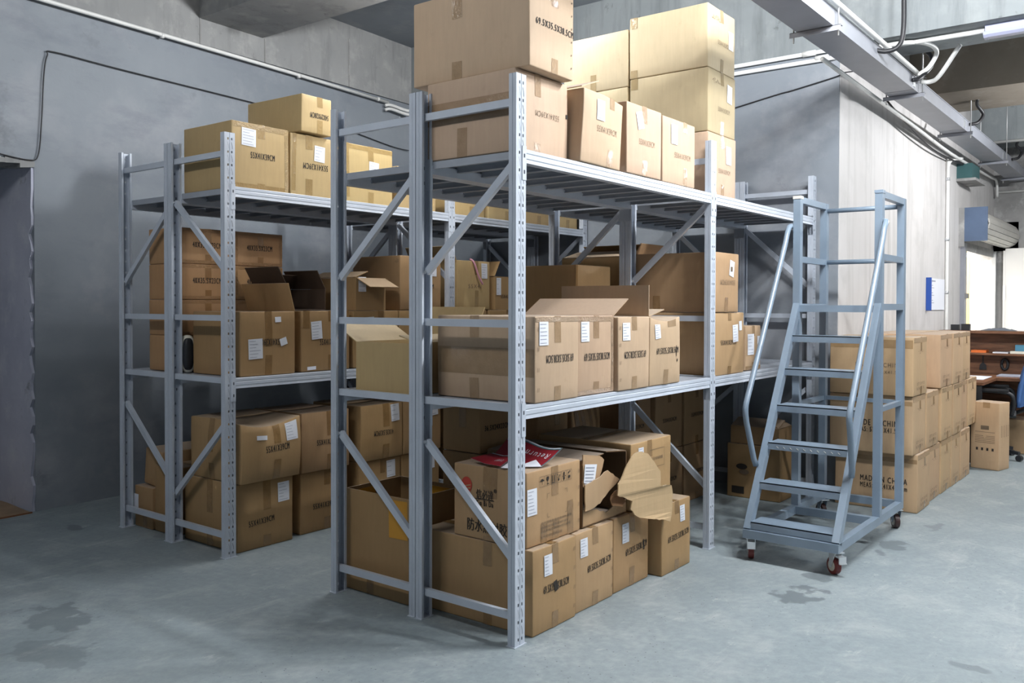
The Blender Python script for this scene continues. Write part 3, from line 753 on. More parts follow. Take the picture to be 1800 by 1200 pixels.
# handling pictograms on its right-hand face
def rect_line(c, face, a0, a1, b0, b1, t, ink, name):
    mb = MB()
    for (x0, x1, y0, y1) in ((a0, a1, b0, b0+t), (a0, a1, b1-t, b1), (a0, a0+t, b0, b1), (a1-t, a1, b0, b1)):
        mb.poly([c.fp(face, x0, y0, .0024), c.fp(face, x1, y0, .0024), c.fp(face, x1, y1, .0024), c.fp(face, x0, y1, .0024)], [(0,1,2,3)])
    return link(name, mb.mesh(name, M[ink]), c.root)
def quadmark(c, face, rects, ink, name, off=.0025):
    mb = MB()
    for (x0, x1, y0, y1) in rects: mb.poly([c.fp(face, x0, y0, off), c.fp(face, x1, y0, off), c.fp(face, x1, y1, off), c.fp(face, x0, y1, off)], [(0,1,2,3)])
    return link(name, mb.mesh(name, M[ink]), c.root)
px0 = .095; pw = .040
for i in range(6):
    a0 = px0+i*.0435; a1 = a0+pw; b0, b1 = .262, .310; cx = (a0+a1)/2
    rect_line(c, 'f', a0, a1, b0, b1, .0016, 'ink_soft', 'pictogram_frame')
    R = {0: [(cx-.014, cx+.014, .287, .293), (cx-.008, cx+.008, .293, .298), (cx-.001, cx+.001, .272, .287)],
         1: [(cx-.009, cx+.009, .290, .303), (cx-.006, cx+.006, .284, .290), (cx-.0015, cx+.0015, .272, .284), (cx-.008, cx+.008, .268, .272)],
         2: [(cx-.011, cx-.005, .274, .303), (cx+.005, cx+.011, .274, .303), (cx-.013, cx+.013, .267, .271)],
         3: [(cx-.012, cx-.004, .296, .301), (cx+.004, cx+.012, .292, .297), (cx-.005, cx+.005, .270, .282), (cx-.012, cx+.012, .286, .288)],
         4: [(cx-.005, cx+.005, .289, .304), (cx-.005, cx+.005, .268, .282), (cx-.014, cx+.014, .284, .287)],
         5: [(cx-.008, cx+.008, .270, .283), (cx-.010, cx-.002, .292, .300), (cx+.002, cx+.008, .296, .304)]}[i]
    quadmark(c, 'f', R, 'ink', 'pictogram')
for sx, a in ((1, .155), (-1, .315)):
    for sz, b in ((1, .115), (-1, .225)): quadmark(c, 'f', [(min(a, a+sx*.018), max(a, a+sx*.018), b-.001, b+.001), (a-.001, a+.001, min(b, b+sz*.02), max(b, b+sz*.02))], 'ink_soft', 'corner_mark')
for k, (b, ln) in enumerate(((.094, .25), (.074, .22), (.056, .24), (.030, .17))):
    c.text('f', '品名规格数量颜色材料编号' if k != 3 else '生产日期检验员合格', (.105+ln/2)/.432, b/.342, ln/.432, .013, ink='ink_soft')
for a in (.13, .225): c.tape('f', 0, .085, a/.432, .05)
c.tape('f', 0, .16, .345/.432, .05)
c.label('f', .085, .60, .072, .12, 0, 7).staples('f', .96)
# flyers on the logo carton
def flyer(label, nl, nr, fr, fl, lift, texts, corner):
    o = Vector(((nl[0]+fr[0])/2, (nl[1]+fr[1])/2, .731)); t = thing('flyer', label, 'flyer', o)
    nx, ny = 14, 8
    def P(u, v, off=0):
        p = (Vector(nl)*(1-u)+Vector(nr)*u)*(1-v) + (Vector(fl)*(1-u)+Vector(fr)*u)*v
        p.z += lift(u, v) + off*.8; p.x -= off*.6; return p - o
    V = [P(i/nx, j/ny) for j in range(ny+1) for i in range(nx+1)]; V2 = [p - Vector((0, 0, .0012)) for p in V]
    F = [(j*(nx+1)+i, j*(nx+1)+i+1, (j+1)*(nx+1)+i+1, (j+1)*(nx+1)+i) for j in range(ny) for i in range(nx)]
    mb = MB().poly(V, F, 0); mb.poly(V2, [f[::-1] for f in F], 1)
    link('sheet', mb.mesh('sheet', [M['red'], M['flyer_white']], True), t)
    for s_, u, v, ww, hh in texts:
        tv, tf = text_data(s_)
        link('print', MB().poly([P(u-a*ww, v-b*hh, .0016) for a, b in tv], tf).mesh('print', M['flyer_white']), t)
    for v0, v1, mt in ((.955, 1.0, 'flyer_white'), (.92, .945, 'teal')):
        b = MB()
        for i in range(10): b.poly([P(.02+.096*i, v0, .001), P(.02+.096*(i+1), v0, .001), P(.02+.096*(i+1), v1, .001), P(.02+.096*i, v1, .001)], [(0,1,2,3)])
        link('edge_strip', b.mesh('edge_strip', M[mt]), t)
    b = MB()
    for i in range(6): b.poly([P(.985, i/6, .001), P(1, i/6, .001), P(1, (i+1)/6, .001), P(.985, (i+1)/6, .001)], [(0,1,2,3)])
    link('edge_strip', b.mesh('edge_strip', M['teal']), t)
    if corner: link('folded_corner', MB().poly([Vector(p)-o for p in corner], [(0,1,2)]+([(0,2,3)] if len(corner) > 3 else [])).mesh('folded_corner', M['flyer_white']), t)
    return t
flyer('red flyer curling up on the logo carton, its Return lettering upside down', (.245, .35, .738), (.275, .060, .738), (.400, .030, .790), (.425, .375, .800), lambda u, v: .02*v*v+.012*math.sin(u*6.3)*v, [('Return A', .62, .58, .58, .26)], [(.20, .15, .737), (.275, .058, .737), (.30, .11, .760)])
flyer('folded red flyer lying in front on the logo carton, its white underside lifted', (.165, .395, .748), (.130, .180, .738), (.265, .200, .768), (.290, .360, .758), lambda u, v: .015*abs(u-.5), [('over', .70, .45, .26, .2)], [(.128, .182, .7385), (.175, .118, .737), (.262, .165, .770), (.27, .198, .772)])

# torn carton and its neighbour
c = Carton('torn carton with a ripped-out front, its dark inside showing', .603, .05, .388, .42, .60, .32, 'h', hollow=True)  # dark tint: the shade of the unlit inside is painted into the card colour
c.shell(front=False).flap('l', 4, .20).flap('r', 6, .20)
def ragged(c, name, pts, y, th=.006, wob=None, mt='card', col=None):
    # pts: world (x,z) outline; y world plane; wob(x,z)->dy
    r = c.root.location; rg = random.Random(len(pts)); full = []
    for i, p in enumerate(pts):                      # fray the outline
        q = pts[(i+1) % len(pts)]; L = math.hypot(q[0]-p[0], q[1]-p[1]); k = max(1, int(L/.022))
        full.append(p)
        for j in range(1, k): full.append((p[0]+(q[0]-p[0])*j/k+rg.uniform(-.004, .004), p[1]+(q[1]-p[1])*j/k+rg.uniform(-.004, .004)))
    pts = full; n = len(pts); V = []
    for o in (0, th):
        for x, z in pts: V.append((x-r.x, y+o+(wob(x, z) if wob else 0)-r.y, z-r.z))
    tri = geometry.tessellate_polygon([[Vector((x, z, 0)) for x, z in pts]])
    F = [tuple(t_) for t_ in tri] + [tuple(n+i for i in reversed(t_)) for t_ in tri] + [(i, n+i, n+(i+1) % n, (i+1) % n) for i in range(n)]
    me = MB().poly(V, F).mesh(name, M[mt]); o = link(name, me, c.root); o.color = col or c.col; return o
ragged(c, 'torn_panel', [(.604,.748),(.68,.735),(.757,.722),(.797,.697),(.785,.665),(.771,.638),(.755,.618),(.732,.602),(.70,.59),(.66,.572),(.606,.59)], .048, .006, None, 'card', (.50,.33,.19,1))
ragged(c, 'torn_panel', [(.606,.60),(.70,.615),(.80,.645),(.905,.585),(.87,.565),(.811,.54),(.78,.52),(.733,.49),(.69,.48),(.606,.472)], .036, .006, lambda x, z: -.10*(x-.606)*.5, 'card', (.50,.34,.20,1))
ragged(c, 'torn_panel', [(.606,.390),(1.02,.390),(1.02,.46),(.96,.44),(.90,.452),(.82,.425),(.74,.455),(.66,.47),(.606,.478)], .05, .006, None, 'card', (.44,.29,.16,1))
mbp = MB(); r = c.root.location
def wpt(x, y, z): return (x-r.x, y-r.y, z-r.z)
o = link('paper_label', MB().poly([wpt(.615,.044,.70), wpt(.725,.044,.685), wpt(.70,.044,.585), wpt(.605,.044,.61)], [(0,1,2,3)]).mesh('paper_label', M['paper']), c.root)
b = MB()
for k in range(6):
    z = .685-.016*k; b.poly([wpt(.622-.002*k,.0425,z), wpt(.70-.004*k,.0425,z-.011), wpt(.70-.004*k,.0425,z-.015), wpt(.622-.002*k,.0425,z-.004)], [(0,1,2,3)])
link('label_print', b.mesh('label_print', M['ink_grey']), o)
FL = [(.942,.717),(1.0,.722),(1.051,.706),(1.10,.66),(1.157,.60),(1.160,.56),(1.158,.525),(1.22,.518),(1.283,.505),(1.30,.46),(1.295,.411),(1.29,.36),(1.269,.311),(1.20,.335),(1.10,.355),(.966,.392),(.909,.438),(.923,.478),(.86,.505),(.792,.529),(.798,.584),(.84,.62),(.879,.669)]
ragged(c, 'torn_flap', FL, -.062, .006, lambda x, z: .02*math.sin(x*9)+.10*max(0, .9-x), 'card', (.56,.40,.23,1))
ragged(c, 'torn_scrap', [(.80,.47),(.86,.53),(.90,.54),(.93,.50),(.93,.47),(.87,.455)], .0, .005, lambda x, z: .03*math.sin(z*40), 'card', (.36,.20,.10,1))
c = Carton('carton right of the torn one with a taped, printed front', 1.045, .035, .388, .445, .60, .355, 'b', seam='x'); c.label('f', .23, .80, .055, .085).toptape()
rect_line(c, 'f', .20, .36, .20, .30, .002, 'ink_soft', 'print_box'); c.text('f', '品名规格数量', .62, .70, .30, .018, ink='ink_soft').text('f', '45X38X36CM', .68, .18, .45, .03, ink='ink_soft'); c.tape('f', .09, 0, .45)

# ---- front rack, middle shelf
c = Carton('first middle-shelf carton of the front rack with its size print upside down', .135, -.004, Z1, .345, .58, .385, 'c', bulge=.004); std(c, 'f', .12, .065); c.text('f', T69, .55, .50, .62, .036, True).label('f', .18, .80, .068, .105).staples('f', .06).film('f', 't', .022)
c.tape('l', .10, .095, .40, .055); c.band('l', .46, .125)
c = Carton('second middle-shelf carton of the front rack, wrapped in clear tape', .492, .012, Z1, .335, .57, .383, 'c', bulge=.004); std(c, 'f', .11, .06); c.text('f', T69, .52, .48, .68, .036).label('f', .20, .80, .07, .095).staples('f', .94).film('f', 't', .025).film('f', 'r', .02).film('f', 'b', .02); c.flap('r', 150, .17)
c = Carton('third middle-shelf carton of the front rack with a long flap standing upright', .838, -.008, Z1, .318, .57, .375, 'c'); std(c, 'f', .07, .065); c.text('f', T69, .52, .48, .68, .036, True).label('f', .24, .80, .072, .09).staples('f', .05); c.flap('r', 90, .165)
c = Carton('fourth middle-shelf carton of the front rack with a crumpled top', 1.166, -.006, Z1, .352, .57, .372, 'c', bulge=.006, amp=.006, fn=lambda x, y, z: (0, 0, -.025*max(0, z)**4*max(0, 1-(x)**2)*max(0, -y)**2)); c.tape('f', 0, .08); c.text('f', T69, .55, .50, .72, .034).label('f', .22, .80, .058, .085, .1)
c.tape('f', .05, 0, .7, .1); quadmark(c, 'f', [(.29, .297, .15, .21), (.30, .312, .12, .135), (.285, .29, .17, .18)], 'ink', 'ink_blot')
c.flap('l', 12, .17)
c = Carton('lower middle-shelf carton in the second bay with two taped papers', 2.0, .012, Z1, .452, .56, .388, 'a', bulge=.005); c.tape('f', .05, .05).text('f', '55X41X39CM', .45, .52, .5, .03, ink='ink').label('f', .68, .66, .085, .11, .05).label('f', .86, .78, .045, .06, .05, 0).toptape()
c = Carton('large plain carton on top in the second bay with a torn white label', 2.0, .005, LZ1+.392, .345, .555, .37, 'a'); c.tape('f', 0, .09, .45).text('f', '55X41X39CM', .5, .50, .62, .032, True, 'ink_soft').label('f', .66, .74, .07, .1, -.2, 0).tape('l', 0, .10, .28, .05)
quadmark(c, 'f', [(.205, .235, .255, .285)], 'ink_soft', 'label_tear', .0048)
c.flap('b', 60, .08); 
c = Carton('small carton at the right end of the middle shelf with white labels', 2.56, .045, Z1, .255, .30, .298, 's'); c.label('f', .30, .58, .10, .14).label('f', .82, .66, .055, .06, 0, 0).tape('f', .07, .05, .5, .04).band('f', .05, .025)

# ---- front rack, top shelf
c = Carton('carton on the near end of the top shelf carrying the biggest carton', .068, .058, Z2, .405, .525, .362, 't'); c.tape('f', .10, .05, .40, .045).tape('l', 0, .13, .42, .06).text('f', T55, .58, .52, .45, .026, True, 'ink_soft'); c.band('l', .58, .10)
quadmark(c, 'f', [(.385, .40, .20, .22)], 'ink', 'puncture')
c = Carton('biggest carton topping the near corner stack, its size print right side up', .09, .002, LZ2+.366, .347, .69, .40, 't', rz=math.radians(.6)); c.tape('f', .10, .065, .55, .05).text('f', T69, .56, .52, .86, .030).tape('l', .12, .08, .40, .06); c.tape('f', .08, 0, .40, .06)
quadmark(c, 'f', [(.325, .330, .05+.06*i, .058+.06*i) for i in range(6)], 'ink', 'staple')
c = Carton('leaning carton with a slumped top on the top shelf', .497, -.008, Z2, .362, .53, .350, 't', bulge=.008, amp=.006, tilt=(0, .012), fn=lambda x, y, z: (.012*z, 0, -.02*max(0, z)**3*max(0, x)*max(0, -y))); c.label('f', .40, .76, .07, .10).text('f', T55, .58, .50, .50, .030, ink='ink_soft').tape('f', .06, .085, .70, .045); c.flap('l', 20, .16)
c = Carton('middle carton of the three facing cartons on the top shelf', .915, -.006, Z2, .366, .53, .365, 't'); c.tape('f', .09, .08, .5).text('f', T55, .55, .48, .45, .030, ink='ink_soft').label('f', .36, .78, .065, .09, .25, 0)
c = Carton('third facing carton on the top shelf, beside the second upright', 1.315, .002, Z2, .390, .53, .360, 't'); c.tape('f', .06, .10, .68, .045).label('f', .32, .76, .075, .11).text('f', T55, .58, .45, .50, .030, ink='ink_soft')
for k, lb in enumerate(('bottom carton of the tall stack behind the second upright on the top shelf', 'middle carton of the tall stack on the top shelf, label folded', 'highest carton of the tall stack near the ceiling with handwriting')):
    c = Carton(lb, 2.0+.002*k, .056+.006*k, LZ2+.001+.393*k, .405, .545, .390, 'p' if k else 't', rz=.004*k)
    c.label('f', (.70, .76, .82)[k], (.70, .70, .58)[k], .075, .115, (0, -.1, .0)[k], 6 if k == 2 else 0); c.text('f', T55, .55, (.42, .40, .46)[k], .42, .028, ink='ink_soft'); c.tape('f', .08, .08, .5, .045)
    if k: c.scrawl('f', .28, .83, .30, .035)
    c.tape('l', .07, .05, .06, .05)
for k, lb in enumerate(('bottom pale carton of the stack behind the tall stack', 'middle pale carton of the stack behind the tall stack', 'top pale carton behind the tall stack with a grey smudge')):
    c = Carton(lb, 2.0, .625, LZ2+.001+.372*k, .40, .50, .370, 'p'); c.tape('l', .0, .11, .48, .045)
for k in range(2): Carton(('lower' if k == 0 else 'upper') + ' orange-brown carton half hidden right of the tall stack', 2.43, .62, LZ2+.001+.40*k, .41, .5, .398, 'r')

# ---- second rack (behind the front one)
c = Carton('open carton with yellow-taped inside on the floor behind the near frame', .10, .735, 0, .40, .455, .52, 'd', hollow=True); c.shell().tape('l', 0, .10, .4)
c.obj('outer_tape', c.patch('l', .455*.84, .52-.11, .13, .19, .02, .0012, 4), M['orange_tape'])
o = link('inner_tape', MB().box(.19, .194, -.21, .0, .34, .50).mesh('inner_tape', M['orange_tape']), c.root)
o = link('inner_tape', MB().box(-.18, .0, .2195, .2205, .36, .50).mesh('inner_tape', M['orange_tape']), c.root)
c = Carton('open carton with pale raised flaps on the middle shelf of the second rack', .075, .655, Z1, .42, .43, .245, 'y', hollow=True); c.shell().flap('b', 152, .2).flap('r', 118, .2).flap('f', 15, .13)
c = Carton('tall carton on the floor supporting a taped carton behind the logo carton', .655, .745, 0, .285, .27, .665, 'd'); c.tape('l', 0, .1, .5)
c = Carton('taped carton stacked behind the logo carton, printed side facing the aisle', .655, .745, .668, .285, .27, .245, 'b'); c.tape('l', .11, 0, .55, .05).text('f', '36.5X24X22CM', .5, .55, .75, .03)
c = Carton('floor carton under the wrinkled carton in the second rack', 1.18, .745, 0, .315, .40, .49, 'd')
c = Carton('wrinkled carton with blurred size print behind the torn carton', 1.18, .745, .492, .315, .40, .36, 'b', bulge=.012, amp=.008); c.text('f', '41X35.5X38CM', .5, .45, .75, .035).tape('f', .1, .1, .6, .05)
c = Carton('floor carton under the film-wrapped bundle', 1.515, .745, 0, .38, .40, .48, 'd')
c = Carton('film-wrapped rounded bundle glinting behind the torn carton', 1.545, .745, .482, .32, .40, .37, 'k', bulge=.03, amp=.015, name='wrapped_bundle'); c.root['category'] = 'bundle'
for a in (.06, .13, .22, .31): c.tape('f', .30, 0, a/.4, .035)
c = Carton('lower carton behind the raised flap on the middle shelf of second rack', 1.42, .66, Z1, .46, .50, .388, 'd')
c = Carton('flat carton with size print behind the raised flap', 1.455, .66, LZ1+.391, .40, .50, .29, 'd'); c.text('f', T40, .55, .42, .55, .035).tape('f', .18, 0, .02, .02)
c = Carton('lower dark carton in second rack beside the big plain carton', 2.02, .67, Z1, .44, .48, .388, 'k')
c = Carton('dark carton with open top flaps behind the big plain carton', 2.02, .67, LZ1+.391, .44, .48, .36, 'd', hollow=True); c.shell().flap('l', 14, .2).flap('r', 28, .2, curl=.4)
lbs = {0: 'lower', 1: 'upper'}
for i, x in enumerate((2.02, 2.50, 2.95)):
    for k in range(2):
        c = Carton('%s dark carton in the %s floor stack of the second bay' % (lbs[k], ('first', 'middle', 'last')[i]), x, .68+.0*i, .433*k, .42-.01*k, .48, .43, 'k'); c.tape('f', .09, .05, .5); c.text('f', T55, .5, .5, .5, .03)
c = Carton('dark floor carton with large prints at the far end under the front rack', 3.40, .12, 0, .30, .42, .41, 'd', bulge=.006)
disc(c, 'l', .12, .24, .045, .0026, 'ink', 'oval_print', ry=.022); disc(c, 'l', .14, .20, .04, .0026, 'ink_soft', 'oval_print', ry=.02)
quadmark(c, 'l', [(.04, .14, .03, .085)], 'ink', 'print_block', .002); c.text('l', 'H', .57, .17, .055, .03, ink='ink_soft').text('l', 'B', .635, .17, .055, .03, ink='ink_soft')
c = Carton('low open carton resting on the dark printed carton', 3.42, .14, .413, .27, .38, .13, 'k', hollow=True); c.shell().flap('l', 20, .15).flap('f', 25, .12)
tag(link('black_hose', MB().tube(smooth_path([(3.5, .02, .62), (3.48, -.0, .56), (3.44, .02, .46), (3.46, .03, .38), (3.5, .02, .30)], 6), .012, 8).mesh('black_hose', M['cable'], True)), 'coiled black hose hanging beside the dark printed carton', 'hose')

# ---- third rack (across the aisle), top
c = Carton('near end carton on the top shelf across the aisle with a white label', .092, 2.178, Z4, .412, .50, .398, 'y', seam='x'); c.label('f', .28, .78, .10, .105, -.04).text('f', T55, .52, .52, .42, .038, ink='ink').tape('f', .085, .04, .50, .055).band('f', .04, .035).film('f', 'r', .025).film('f', 't', .03)
c = Carton('second top-shelf carton across the aisle, size print upside down', .518, 2.178, Z4, .435, .50, .390, 'y', seam='x'); c.label('f', .52, .72, .085, .10, -.06, 5).text('f', T55, .45, .50, .45, .038, True).tape('f', .09, .11, .33, .055).tape('f', .36, 0, .06, .03)
c = Carton('third top-shelf carton across the aisle with a tilted white label', .968, 2.178, Z4, .435, .50, .395, 'y', seam='x'); c.label('f', .58, .60, .09, .11, -.06).tape('f', .10, .08, .52, .05).band('f', .95, .03).tape('f', .36, 0, .04, .03)
c = Carton('smaller carton lying across the first two on the top shelf across the aisle', .56, 2.14, LZ2+.011+.402, .25, .53, .235, 'y', rz=math.radians(2)); c.text('f', '54X29X28CM', .58, .48, .60, .034, True).tape('f', .065, .085, .60, .045)
for i, x in enumerate((1.45, 2.02, 2.47, 2.92, 3.36)):
    c = Carton('golden carton on the top shelf across the aisle, %s toward the back wall' % ('first', 'second', 'third', 'fourth', 'fifth')[i], x, 2.178, Z4, .40, .50, .30+.02*(i % 2), 'y', group='golden cartons toward the back wall'); c.tape('f', .08, .08, .6)
# ---- third rack, middle
c = Carton('open-flapped carton at the near end of the middle shelf across the aisle, papers stuck on', .118, 2.135, Z3, .398, .49, .386, 'd'); c.label('f', .26, .42, .10, .12, .04).label('f', .67, .87, .045, .033, .05, 4).label('f', .77, .52, .052, .045, .3, 4).text('f', T55, .52, .52, .42, .04, True).tape('f', .21, .12, .50, .05)
c.flap('r', 74, .18)
c = Carton('carton beside the open-flapped one, label near its top left corner', .585, 2.16, Z3, .40, .52, .388, 'd', seam='x'); c.label('f', .30, .68, .085, .115, .08).label('f', .20, .055, .07, .022, .03, 4).text('f', T55, .58, .48, .42, .038).tape('f', .11, .0, .10, .05).tape('f', .07, .10, .62, .06).tape('f', .09, 0, .95, .03)
for i, (x, lb) in enumerate(((1.03, 'third'), (1.462, 'fourth'), (2.02, 'fifth'), (2.47, 'sixth'), (2.92, 'seventh'))):
    c = Carton('%s carton in the lower layer of the middle shelf across the aisle' % lb, x, 2.17, Z3, .42, .51, .386, 'd'); c.label('f', .35, .75, .085, .11, .05, 4); c.tape('f', .07, 0, .6)
zz = LZ1+.004+.390
c = Carton('small open carton with one pale flap folded out, upper layer across the aisle', 1.06, 2.178, zz, .275, .47, .222, 'd', hollow=True); c.shell().flap('f', 205, .15).flap('l', 20, .12).label('f', .2, .8, .07, .1, 0, 4)
c = Carton('tall carton in the upper layer across the aisle with a label by the upright', 1.478, 2.178, zz, .43, .50, .392, 'b'); c.label('f', .78, .78, .085, .11, -.03, 4).text('f', '55X41X39CM', .55, .45, .5, .035).scrawl('l', .93, .90, .09, .035, 4)
c = Carton('carton with a pink ribbon hanging from its open top, upper layer', 2.09, 2.178, zz, .40, .50, .385, 'y'); c.label('f', .82, .80, .075, .12, 0, 6).text('f', '55X41', .52, .48, .40, .03, ink='ink_soft').tape('f', .11, .15, .58, .045).flap('l', 118, .12)
tag(link('pink_ribbon', MB().tube(smooth_path([(2.27, 2.2, zz+.40), (2.28, 2.165, zz+.37), (2.32, 2.155, zz+.27), (2.37, 2.15, zz+.20)], 6), [.008]*18+[.003], 8).mesh('pink_ribbon', M['pink'], True)), 'pink ribbon dangling over the front of an upper-layer carton', 'ribbon')
c = Carton('dim carton next to the ribboned one with open flaps', 2.56, 2.178, zz, .36, .48, .27, 'd', hollow=True); c.shell().flap('l', 60, .14).flap('b', 70, .14).label('f', .12, .7, .06, .14, 0, 4).text('f', T55, .5, .4, .6, .03)
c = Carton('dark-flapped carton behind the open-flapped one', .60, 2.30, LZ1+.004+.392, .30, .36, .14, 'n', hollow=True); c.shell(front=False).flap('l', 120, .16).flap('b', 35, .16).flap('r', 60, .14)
for k in range(4):
    for i in range(2):
        nm = ('bottom', 'second', 'third', 'top')[k]
        c = Carton('%s small shiny-taped carton in the %s column by the left wall' % (nm, ('near', 'far')[i]), .094+.406*i, 2.742, LZ1+.006+.2285*k, .398-.01*i, .350, .227, 'r', seam='x')
        c.text('f', T40, .50, .54, .52, .036); c.tape('f', .10, .06, .52, .045); c.film('f', 't', .02).film('f', 'l', .018).film('f', 'b', .02)
        if i: c.film('f', 'r', .02)
        else: c.film('l', 'r', .02)
# portable speaker-like oval unit
t = thing('oval_speaker', 'cream oval unit with dark front beside the small-carton stack', 'speaker', (.117, 2.687, LZ1+.006))
def ell(cx, cy, cz, rx, ry, rz, n=20, mcut=None):
    mb = MB(); V = []; F = []
    for j in range(n+1):
        th = math.pi*j/n
        for i in range(n):
            a = 2*math.pi*i/n
            sg = lambda v, e: math.copysign(abs(v)**e, v)
            V.append((cx+rx*sg(math.sin(th), .6)*sg(math.cos(a), .7), cy+ry*sg(math.sin(th), .6)*sg(math.sin(a), .7), cz+rz*sg(math.cos(th), .75)))
    for j in range(n):
        for i in range(n): F.append((j*n+i, (j+1)*n+i, (j+1)*n+(i+1) % n, j*n+(i+1) % n))
    return mb.poly(V, F)
link('shell', ell(0, 0, .118, .040, .047, .118).mesh('shell', M['cream'], True), t)
link('front_grille', ell(-.012, -.028, .118, .034, .024, .100).mesh('front_grille', M['black'], True), t)
# ---- third rack, floor
c = Carton('bottom corner carton of the rack across the aisle, tape down its front', .108, 2.155, 0, .405, .555, .405, 'd', seam='x'); c.text('f', T55, .42, .40, .45, .036, rot=.06).label('f', .82, .78, .085, .12, .03).tape('f', .18, .07, .52, .055).tape('l', .20, .08, .5, .06).tape('l', .10, 0, .92, .05)
c = Carton('crumpled carton with a caved-in top at the near corner across the aisle', .112, 2.125, .408, .430, .52, .372, 'b', seam='x', bulge=.010, amp=.008, tilt=(.0, .0), fn=lambda x, y, z: (0, -.012*(1 if y < -.98 else 0)*max(0, 1-z*z), -.045*max(0, z)**5*max(0, 1-(x+.15)**2)*max(0, -y)**1.5)); c.text('f', T55, .58, .52, .40, .042, rot=.04).label('f', .83, .78, .085, .12, .05).label('f', .32, .72, .075, .028, -.08, 1).tape('f', .15, .12, .58, .05).tape('l', .20, .10, .45, .055).tape('l', .18, 0, .88, .04)
for i, x in enumerate((.60, 1.10, 1.508, 2.02, 2.46)):
    nm = ('second', 'third', 'fourth', 'fifth', 'sixth')[i]
    c = Carton('%s floor carton of the rack across the aisle' % nm, x, 2.19, 0, .395, .50, .392, 'd', seam='x'); c.text('f', T55, .5, .42, .5, .036).label('f', .75, .80, .085, .12, .03, 4); c.tape('f', .10, .08, .55)
    c = Carton('%s upper carton on the floor stack of the rack across the aisle' % nm, x, 2.175, .394, .398, .50, .385, 'd' if i else 'b', seam='x', bulge=.009, amp=.007); c.text('f', '41X35.5X39CM' if i else T55, .52, .48, .45, .036, i > 0).label('f', .80, .82, .085, .12, .05, 4).tape('f', .16, .10, .58, .06)
# ---- fourth rack, floor, by the left wall
c = Carton('small floor carton with a white label beside the left wall', .085, 3.05, 0, .38, .215, .27, 'd'); c.label('l', .12, .55, .06, .13, 0, 0).tape('l', 0, .08, .6)
c = Carton('upright floor carton in the rack by the left wall', .095, 2.79, 0, .36, .245, .43, 'd', bulge=.01)
c = Carton('leaning carton propped on top of the small carton by the left wall', .13, 3.03, .275, .34, .20, .24, 'b', tilt=(.10, 0), bulge=.01)

# ------------------------------------------------------------------ stack of export cartons by the white wall
ords = ('nearest', 'second', 'third', 'fourth', 'fifth', 'sixth')
rows = ((0, .012, (3.672, 4.06, 4.475, 4.82, 5.16), .385), (.4175, 0, (3.60, 3.985, 4.45, 4.86, 5.18, 5.51), .38), (.836, .0, (3.575, 4.395, 4.82, 5.225), .40))
for k, (z, dy, xs, wd) in enumerate(rows):
    for i, x in enumerate(xs):
        nxt = xs[i+1] if i+1 < len(xs) else x+.42
        w = min(wd, nxt-x-.012)
        c = Carton('%s carton in the %s layer of the stack beside the white wall' % (ords[i], ('bottom', 'middle', 'top')[k]), x, -.772+.006*((i*7+k*3) % 4), z, w, .575, .4155, 's', seam='x', bulge=.0045, amp=.004, group='export cartons stacked beside the white wall')
        c.text('f', 'QTY 20 PCS', .5, .20, .55, .022, ink='ink_soft').text('f', 'N.W. G.W.', .5, .12, .55, .022, ink='ink_soft'); c.tape('f', .10, .06, .55, .045); c.film('f', 't', .035)
        if i == 0:
            c.text('l', 'MADE IN CHINA', .60, .52, .56, .042 if k < 2 else .030, ink='ink' if k < 2 else 'ink_soft')
            c.text('l', 'MEAS: 57X41X41.5cm', .60, .40, .56, .036 if k < 2 else .022, ink='ink' if k < 2 else 'ink_soft'); c.band('l', .88, .06 if k == 2 else .03)
            if k == 0: quadmark(c, 'l', [(.02, .05, .02, .06)], 'ink_red', 'red_mark')
        c.scrawl('f', .5, .75, .4, .03)
c = Carton('single upright carton standing alone at the end of the stack', 5.86, -.985, 0, .215, .245, .605, 's', rz=math.radians(-14), bulge=.006)
quadmark(c, 'l', [(.09, .16, .36, .395)], 'ink_soft', 'print_block'); quadmark(c, 'l', [(.04, .21, b, b+.004) for b in (.24, .255, .27, .285, .30, .335)], 'ink_soft', 'print_lines'); quadmark(c, 'l', [(.05+.045*i, .068+.045*i, .17, .195) for i in range(4)], 'ink', 'pictogram')
for i in range(4): rect_line(c, 'f', .03+.045*i, .045+.045*i, .30, .40, .003, 'ink_soft', 'print_bracket')
c.tape('l', .05, 0, .55, .06)

